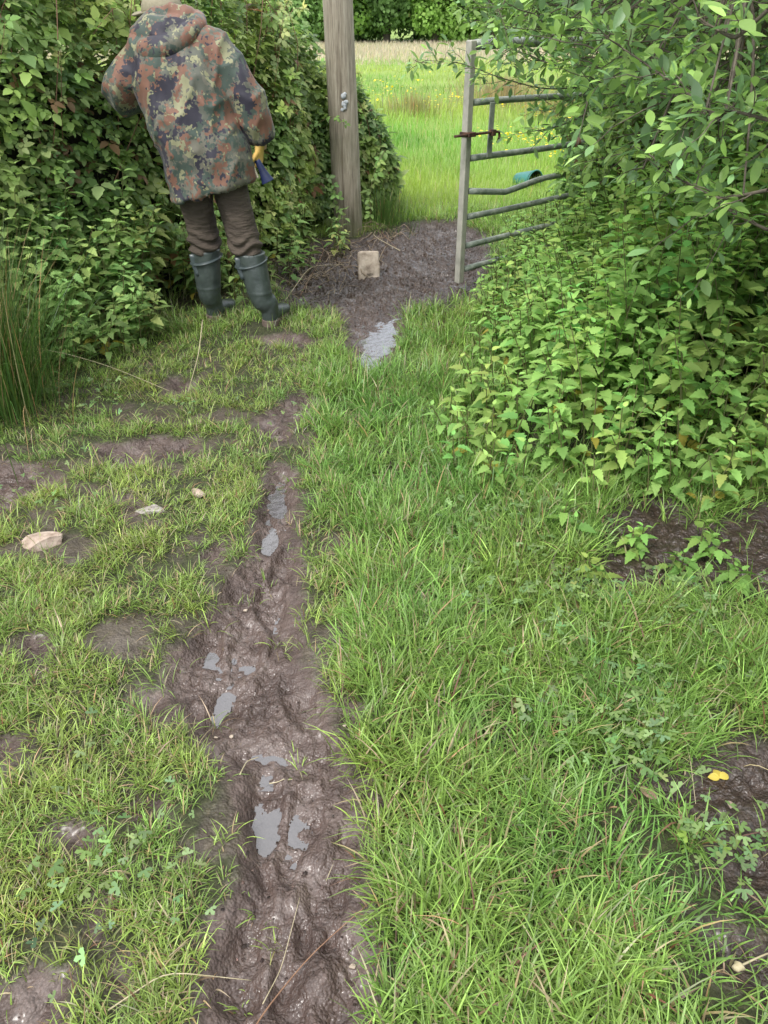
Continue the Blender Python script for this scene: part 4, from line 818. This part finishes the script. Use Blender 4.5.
for k, (px, py, n, L0, rad, lb, c) in enumerate([(412, 116, 500, .42, .45, 'brownish tall grass clump in the field left of the gate post', (.24, .26, .10)), (505, 105, 1100, .55, .6, 'tall reddish-brown grass clump behind the upper gate rails', (.30, .25, .13)), (560, 118, 900, .5, .5, 'tall straw-tinted grass clump behind the willow sprays', (.28, .29, .11)), (384, 226, 420, .30, .14, 'leafy green grass clump at the foot of the post, field side', (.09, .16, .04))]):
    g = G(px, py); tussock('grass_tussock', g[0], g[1], n, L0, rad, lb, c, wd=.012 if py < 200 else .006, straws=.2 if py < 200 else .05, lean=.2)

# bramble sprays hanging across the post
def spray(pts, nn, label, ls=.045):
    p = np.array([D(*q) for q in pts]); p = smth(interp(p, 14)); A = Acc(); B = Acc(); V, F = tube_np(p, np.linspace(.0035, .0015, 14), 5, cap=False); B.add(V, F); root = empty('bramble_shoot', tuple(p[0]), label, 'bramble'); q = np.linspace(1, 13, nn); P = np.stack([np.interp(q, np.arange(14), p[:, j]) for j in range(3)], -1)
    Dn = rng.normal(0, 1, (nn, 3)) * (1, .4, .5) + (0, -.5, -.2); A.inst(T_br3, P, frames(Dn, np.array([0, -.6, .7]) + rng.normal(0, .25, (nn, 3))), ls * rng.uniform(.7, 1.3, nn), rvar((.17, .27, .08), nn, .2, .08)); A.obj('leaves', M_bramble, root, org=p[0]); B.obj('stem', M_stem, root, org=p[0])
spray([(300,190,6.2),(318,175,6.15),(334,182,6.12),(340,205,6.12),(336,222,6.15)], 16, 'leafy bramble shoot hanging over the lower left side of the post')
spray([(310,130,6.3),(325,118,6.2),(338,116,6.12),(344,124,6.12)], 8, 'short bramble shoot reaching across the middle of the post', .035)
spray([(372,220,6.3),(370,190,6.25),(376,165,6.3),(385,150,6.4)], 12, 'upright leafy shoot at the right foot of the post', .05)
# tangle of dead twigs under the hedge by the post
A = Acc()
for k in range(150):
    q = G(rng.normal(310, 26), rng.normal(262, 16)); 
    if k > 115: q = G(rng.normal(385, 14), rng.normal(232, 5))
    a = rng.uniform(0, 6.28); L = rng.uniform(.08, .32); t = np.linspace(0, 1, 7); P = np.stack([q[0] + (t - .5) * L * math.cos(a), q[1] + (t - .5) * L * math.sin(a), 0 * t], -1); P[:, 2] = H(P[:, 0], P[:, 1]) + .012 + rng.uniform(0, .07) * np.sin(t * PI); P[1:-1] += rng.normal(0, .006, (5, 3)); V, F = tube_np(P, np.linspace(.0022, .0010, 7) * rng.uniform(.7, 1.6), 4, cap=False); A.add(V, F)
tag(A.obj('dead_twigs', M_twig), kind='stuff')
# ------------------------------------------------------------------ small plants
def herb(px, py, n, s, label, cat='weed', col=(.13, .20, .06), name='buttercup_plant', spread=.07, T=T_herb):
    g = G(px, py); root = empty(name, (g[0], g[1], float(H(g[0], g[1]))), label, cat); org = np.array(root.location); A = Acc(); B = Acc(); P = []; Dn = []
    for k in range(n):
        a = rng.uniform(0, 2 * PI); r = spread * math.sqrt(rng.random()); h = rng.uniform(.02, .07); p1 = org + (r * math.cos(a), r * math.sin(a), h); V, F = tube_np(smth(interp([org, org + (r * .4 * math.cos(a), r * .4 * math.sin(a), h * .8), p1], 6)), np.full(6, .0011), 4, cap=False); B.add(V, F); P.append(p1); Dn.append((math.cos(a), math.sin(a), rng.normal(.05, .15)))
    Dn = np.array(Dn); A.inst(T, np.array(P), frames(Dn, np.array([0, 0, 1.]) + rng.normal(0, .2, Dn.shape)), s * .78 * rng.uniform(.6, 1.25, n), rvar(np.array(col) * .88, n, .22, .08)); A.obj('leaves', M_herb, root, org=org); B.obj('stalks', M_stem, root, org=org)
herb(545, 715, 9, .030, 'pale grey-green lobed weed in the middle of the lush grass', col=(.20, .27, .13))
herb(608, 690, 10, .032, 'lobed green weed with a white speck, right of the middle', col=(.15, .23, .09), spread=.09)
herb(648, 770, 6, .026, 'small round-leaved weed above the dark soil patch at right', col=(.13, .23, .07))
herb(585, 610, 7, .030, 'lobed weed directly below the soil in front of the nettles', col=(.16, .24, .09))
herb(720, 640, 9, .030, 'lobed weed near the right edge below the nettle bed', col=(.14, .22, .07))
herb(690, 850, 8, .022, 'small leafy weed at the rim of the dark soil patch, lower right', col=(.16, .28, .06))
herb(525, 820, 5, .022, 'little weed half hidden in the long grass, lower middle', col=(.17, .25, .11))
herb(30, 870, 4, .026, 'round-leaved weed in the grass at the lower left', col=(.13, .23, .08)); herb(80, 945, 5, .024, 'grey-green weed at the lower left among trampled grass', col=(.18, .26, .14)); herb(195, 905, 5, .024, 'pale weed on the left bank of the mud path', col=(.22, .30, .13))
herb(20, 405, 5, .040, 'broad-leaved weed in front of the rush clump', col=(.13, .22, .09)); herb(60, 395, 12, .04, 'bushy weed between rush clump and nettles', col=(.12, .19, .07))
herb(100, 745, 5, .02, 'small weed in a trampled hollow on the left', col=(.15, .22, .09)); herb(660, 600, 8, .03, 'lobed weed under the dark soil strip, right', col=(.13, .21, .06)); herb(470, 620, 5, .024, 'faint weed in the long grass right of the mud path', col=(.18, .26, .11))
A = Acc(); P = []
for cx_, cy_, sx_, sy_, k in [(560,600,60,40,90),(600,690,60,60,110),(690,650,60,50,90),(540,720,40,40,60),(470,560,40,60,40),(650,760,50,30,50),(520,520,60,25,110),(430,450,20,50,40),(740,850,60,30,40),(100,410,90,14,70),(60,500,60,30,20),(120,860,80,60,26),(60,930,50,50,20),(300,420,60,30,20),(240,300,60,12,30),(640,590,90,20,80)]:
    for _ in range(int(k * 1.7)):
        q = G(cx_ + rng.normal(0, sx_ * .6), cy_ + rng.normal(0, sy_ * .6)); 
        if q[1] > .4 and fbm(q[0] * 9, q[1] * 9, 3, 2) > .45: P.append((q[0], q[1], float(H(q[0], q[1])) + rng.uniform(.035, .09)))
P = np.array(P); n = len(P); Dn = rng.normal(0, 1, (n, 3)) * (1, 1, .2); A.inst(T_herb, P, frames(Dn, np.array([0, 0, 1.]) + rng.normal(0, .3, (n, 3))), rng.uniform(.011, .021, n), rvar((.17, .26, .095), n, .2, .1)); tag(A.obj('ground_weeds', M_herb), kind='stuff')
for px, py, h, lb in [(640, 545, .12, 'lone young nettle on the bare soil before the bed'), (600, 585, .10, 'low nettle seedling beside the end of the soil patch'), (700, 548, .13, 'short nettle with pale leaves on the soil at right'), (735, 590, .12, 'nettle shoot at the right edge below the soil'), (560, 540, .14, 'small nettle at the front corner of the nettle bed'), (680, 565, .09, 'tiny nettle in the middle of the soil strip')]:
    g = G(px, py); nn = 3; A, B = nettles(g[0] + rng.normal(0, .018, nn), g[1] + rng.normal(0, .018, nn), [h, h * .8, h * .7], .95, (.20, .33, .08)); root = empty('young_nettle', (g[0], g[1], 0), lb, 'nettle'); A.obj('leaves', M_nettle, root, org=(g[0], g[1], 0)); B.obj('stems', M_stem, root, org=(g[0], g[1], 0))
# ------------------------------------------------------------------ stalks, twigs, fallen leaves
def stalk(name, pts, r, m, label, cat='stalk', lift=.012, end=None):
    P = []
    for q in pts: g = G(q[0], q[1]); P.append((g[0], g[1], H(g[0], g[1]) + (q[2] if len(q) > 2 else lift)))
    P = smth(interp(P, 14)); P[:, 2] = np.maximum(P[:, 2], H(P[:, 0], P[:, 1]) + r); pp = [tube_np(P, np.linspace(r, r * .45, 14), 7)]
    if end: pp.append(weld_ell(P[0], (end, end * .8, end * .7), 10, 8, lambda d: 1 + .2 * math.sin(5 * d[0] + 3 * d[1])))
    o = pmesh(name, pp, m, None); tag(o, label, cat)
stalk('fallen_cane', [(235, 1060), (262, 1010), (310, 950), (375, 905)], .0018, M_redstem, 'long red-brown dead stem lying across the lower mud path', 'cane')
stalk('straw_stalk', [(262, 1000), (280, 960), (300, 900, .03)], .0011, M_straw, 'short pale straw leaning beside the red-brown stem')
stalk('straw_stalk', [(110, 1015), (170, 985, .04), (250, 975, .02)], .0016, M_straw, 'long pale straw across the lower left bank of the mud')
stalk('straw_stalk', [(488, 880), (520, 940, .06), (545, 985, .06), (552, 1040, .04)], .0012, M_straw, 'thin dry grass stalk arching through the lower right grass')
stalk('straw_stalk', [(205, 338, .10), (200, 365, .05), (188, 392)], .0032, M_straw, 'pale forked twig standing in the grass before the left boot', 'twig')
stalk('straw_stalk', [(-10, 392, .10), (45, 378, .16), (110, 383, .08), (170, 395, .03)], .0022, M_straw, 'long arching dry stalk bending out of the rush clump')
stalk('straw_stalk', [(5, 300, .25), (60, 285, .40), (130, 290, .42), (190, 300, .2)], .0022, M_straw, 'upper dry grass stalk arching over the left nettles')
stalk('straw_stalk', [(675, 720), (688, 760, .03), (697, 800)], .0014, M_straw, 'dry stalk standing over the dark soil at lower right')
stalk('straw_stalk', [(668, 795), (700, 768, .02)], .0012, M_straw, 'short straw lying on the dark soil at lower right')
stalk('straw_stalk', [(590, 640), (560, 700, .05)], .0014, M_straw, 'straw blade lying over the lobed weeds')
stalk('snail_stalk', [(738, 968, .03), (768, 952, .02), (800, 945)], .0022, M_straw, 'pale dried stalk with a knobbed end at the lower right corner', 'stalk', end=.011)
stalk('straw_stalk', [(268, 772, .006), (292, 772, .006)], .0014, M_straw, 'short pale stalk floating on the middle puddle')
stalk('bent_straw', [(240, 775), (246, 756, .02), (258, 750, .02)], .0016, M_straw, 'pale bent grass blade beside the middle puddle')
stalk('dead_twig', [(305, 300), (350, 285, .03), (330, 262, .05)], .003, M_bark, 'grey dead root curling over the mud left of the stone block', 'root')
for k, (a_, b_, c_) in enumerate([((285, 300), (310, 270), (345, 262)), ((280, 282), (300, 255), (330, 248)), ((300, 292), (325, 250), (320, 240)), ((400, 250), (372, 236), (380, 228)), ((265, 275), (295, 262), (318, 268)), ((375, 226), (386, 238), (396, 244))]):
    stalk('dead_twig', [a_, (*b_, .04), c_], .0026, [M_straw, M_bark, M_redstem][k % 3], ['straw-coloured dead stem low on the mud left of the stone block', 'grey dead stem under the hedge foot', 'reddish dead stem arching at the foot of the post', 'pale dead stem at the right foot of the post', 'grey dead stem nearest the right boot', 'red-brown stem between post and field grass'][k], 'twig')
def fleaf(px, py, s, col, label, T=T_wil, rz=0.0, n=1):
    g = G(px, py); z = float(H(g[0], g[1])) + .014; A = Acc(); d = np.array([[math.cos(rz + k * 1.3), math.sin(rz + k * 1.3), .12] for k in range(n)]); A.inst(T, np.tile((0, 0, 0), (n, 1)), frames(d, np.tile((.1, -.2, 1.), (n, 1))), np.full(n, s), np.array([col] * n)); o = A.obj('fallen_leaf', M_yellow); o.location = (g[0], g[1], z); tag(o, label, 'leaf')
T_wide = leaf_t(5, .8, .5, 0, .35, .2)
fleaf(722, 772, .026, (.62, .50, .10), 'small bright yellow leaf on the dark soil patch', T_wide, .4, 3)
fleaf(458, 560, .085, (.27, .28, .16), 'limp greyish-brown leaf lying on the long grass', T_wil, 2.2)
fleaf(440, 512, .035, (.34, .34, .27), 'grey crumpled leaf on the grass below the nettle bed corner', T_wide, 1.0, 2)
fleaf(573, 600, .05, (.25, .33, .22), 'grey-green fallen leaf beside the front soil strip', T_wide, 1.8)
fleaf(645, 800, .03, (.35, .24, .17), 'brown shrivelled leaf on the lower right soil', T_wide, .2, 2)
fleaf(733, 802, .022, (.40, .30, .25), 'pinkish dry leaf scrap on the lower right soil', T_wide, 1.2)

# crumbs and plant scraps trodden into the mud
A = Acc(); n = 60000; x = rng.uniform(-1.8, 1.9, n); y = rng.uniform(.4, 6.9, n); k = (mud(x, y) > -.03) & (rng.random(n) < np.where(fbm(x * 9, y * 8, 2, 3) > .5, .9, .25)); x, y = x[k], y[k]; n = len(x); z = H(x, y)
T_cr = (np.array([(-.5, -.1, 0), (0, -.5, .25), (.5, .1, 0), (.1, .5, .15), (0, 0, .5)]), np.array([(0, 1, 4), (1, 2, 4), (2, 3, 4), (3, 0, 4)]))
A.inst(T_cr, np.stack([x, y, z + .001], -1), frames(rng.normal(0, 1, (n, 3)) * (1, 1, .1), np.array([0, 0, 1.])), rng.lognormal(math.log(.0042), .45, n).clip(.002, .014)[:, None] * (1, 1, .7), rvar((.075, .053, .045), n, .4, .05)); 
tag(A.obj('soil_crumbs', M_herb, smooth=False), kind='stuff')
A = Acc(); n = 2600; x = rng.uniform(-2.2, 2.1, n); y = rng.uniform(.4, 6.9, n); k = (mud(x, y) > -.04) & (rng.random(n) < .22 + .6 * (y > 4.5)); x, y = x[k], y[k]; n = len(x); c = rvar((.30, .24, .15), n, .35, .08); q = rng.random(n) < .5; c[q] = rvar((.14, .09, .06), q.sum(), .3)
blades(A, x, y, rng.uniform(.01, .055, n), np.full(n, .0022), rng.uniform(1.35, 1.6, n), rng.uniform(0, 6.28, n), c, seg=3, curl=.1); A.v[-1][:, 2] += .006
tag(A.obj('plant_scraps', M_grass), kind='stuff')

# ------------------------------------------------------------------ trees beyond the field
def far_tree(seed, Rr, Ht, col):
    rg = np.random.default_rng(seed); A = Acc(); nl = 26; cs = np.stack([rg.normal(0, Rr * .42, nl), rg.normal(0, Rr * .35, nl), rg.uniform(.5, Ht, nl)], -1); rs = rg.uniform(.28, .5, nl) * Rr; n = 9000; i = rg.integers(0, nl, n); d = unit(rg.normal(0, 1, (n, 3)))
    P = cs[i] + d * (rs[i] * rg.uniform(.75, 1.08, n))[:, None]; k = P[:, 2] > .05; P, d, i = P[k], d[k], i[k]; n = len(P); nr = unit(d + rg.normal(0, .5, (n, 3)) + (0, 0, .3)); tn = unit(np.cross(nr, rg.normal(0, 1, (n, 3))))
    c = np.array(col) * np.exp(rg.normal(0, .18, (n, 1))) * np.exp(rg.normal(0, .14, nl))[i][:, None]; A.inst(T_far, P, frames(tn, nr), rg.uniform(.14, .30, n), np.clip(c, .01, .5)); me = A.mesh('crown', M_tree)
    B = Acc()
    V, F = tube_np([(0, 0, -.2), (.1, 0, 1.5), (0, .1, 3), (.15, 0, Ht * .8)], [.26, .2, .15, .06], 10, cap=False); B.add(V, F)
    for q in range(6): a = rg.uniform(0, 6.28); V, F = tube_np([(.05, 0, 1.0 + q * .5), (Rr * .35 * math.cos(a), Rr * .35 * math.sin(a), 2 + q * .6), (Rr * .6 * math.cos(a), Rr * .6 * math.sin(a), 2.6 + q * .7)], [.09, .06, .03], 7, cap=False); B.add(V, F)
    return me, B.mesh('trunk', M_bark)
kinds = [(far_tree(1, 3.0, 6.0, (.23, .38, .085)), 'mid green leafy tree in the row at the far side of the field'), (far_tree(2, 2.6, 5.2, (.32, .50, .10)), 'bright yellow-green tree in the row at the far side of the field'), (far_tree(3, 3.2, 6.6, (.16, .27, .085)), 'dark green tree in the row at the far side of the field'), (far_tree(4, 2.4, 3.6, (.21, .34, .09)), 'low bushy tree in the row at the far side of the field')]
xs = [-27, -23, -19.5, -16, -12.6, -9.2, -6, -2.8, .4, 3.6, 7, 10.4, 14, 17.6, 21, 25]
seq = [0, 2, 1, 0, 3, 1, 2, 0, 2, 0, 3, 2, 1, 0, 2, 1]
ORD = ['first', 'second', 'third', 'fourth', 'fifth', 'sixth', 'seventh', 'eighth', 'ninth', 'tenth', 'eleventh', 'twelfth', 'thirteenth', 'fourteenth', 'fifteenth', 'sixteenth']
for row in (0, 1):
    for k, x in enumerate(xs):
        (cm, tm), lb = kinds[seq[(k + row * 3) % 16]]; yy = 58 + row * 5 + rng.uniform(-1, 1); xx = x * (1 + .1 * row) + row * 1.7 + rng.uniform(-.5, .5)
        t = empty('field_tree', (xx, yy, float(H(xx, yy))), lb.split(' in the row')[0] + (', %s from the left in the front row beyond the field' if not row else ', %s from the left in the back row beyond the field') % ORD[k], 'tree', 'trees beyond the field'); t.rotation_euler.z = rng.uniform(0, 6.28); s = rng.uniform(.9, 1.15); t.scale = (s, s, s)
        link(bpy.data.objects.new('crown', cm), t); link(bpy.data.objects.new('trunk', tm), t)

# parts were built in world axes with their origin at the thing's base
print('VERTS', sum(len(o.data.vertices) for o in bpy.data.objects if o.type == 'MESH'))
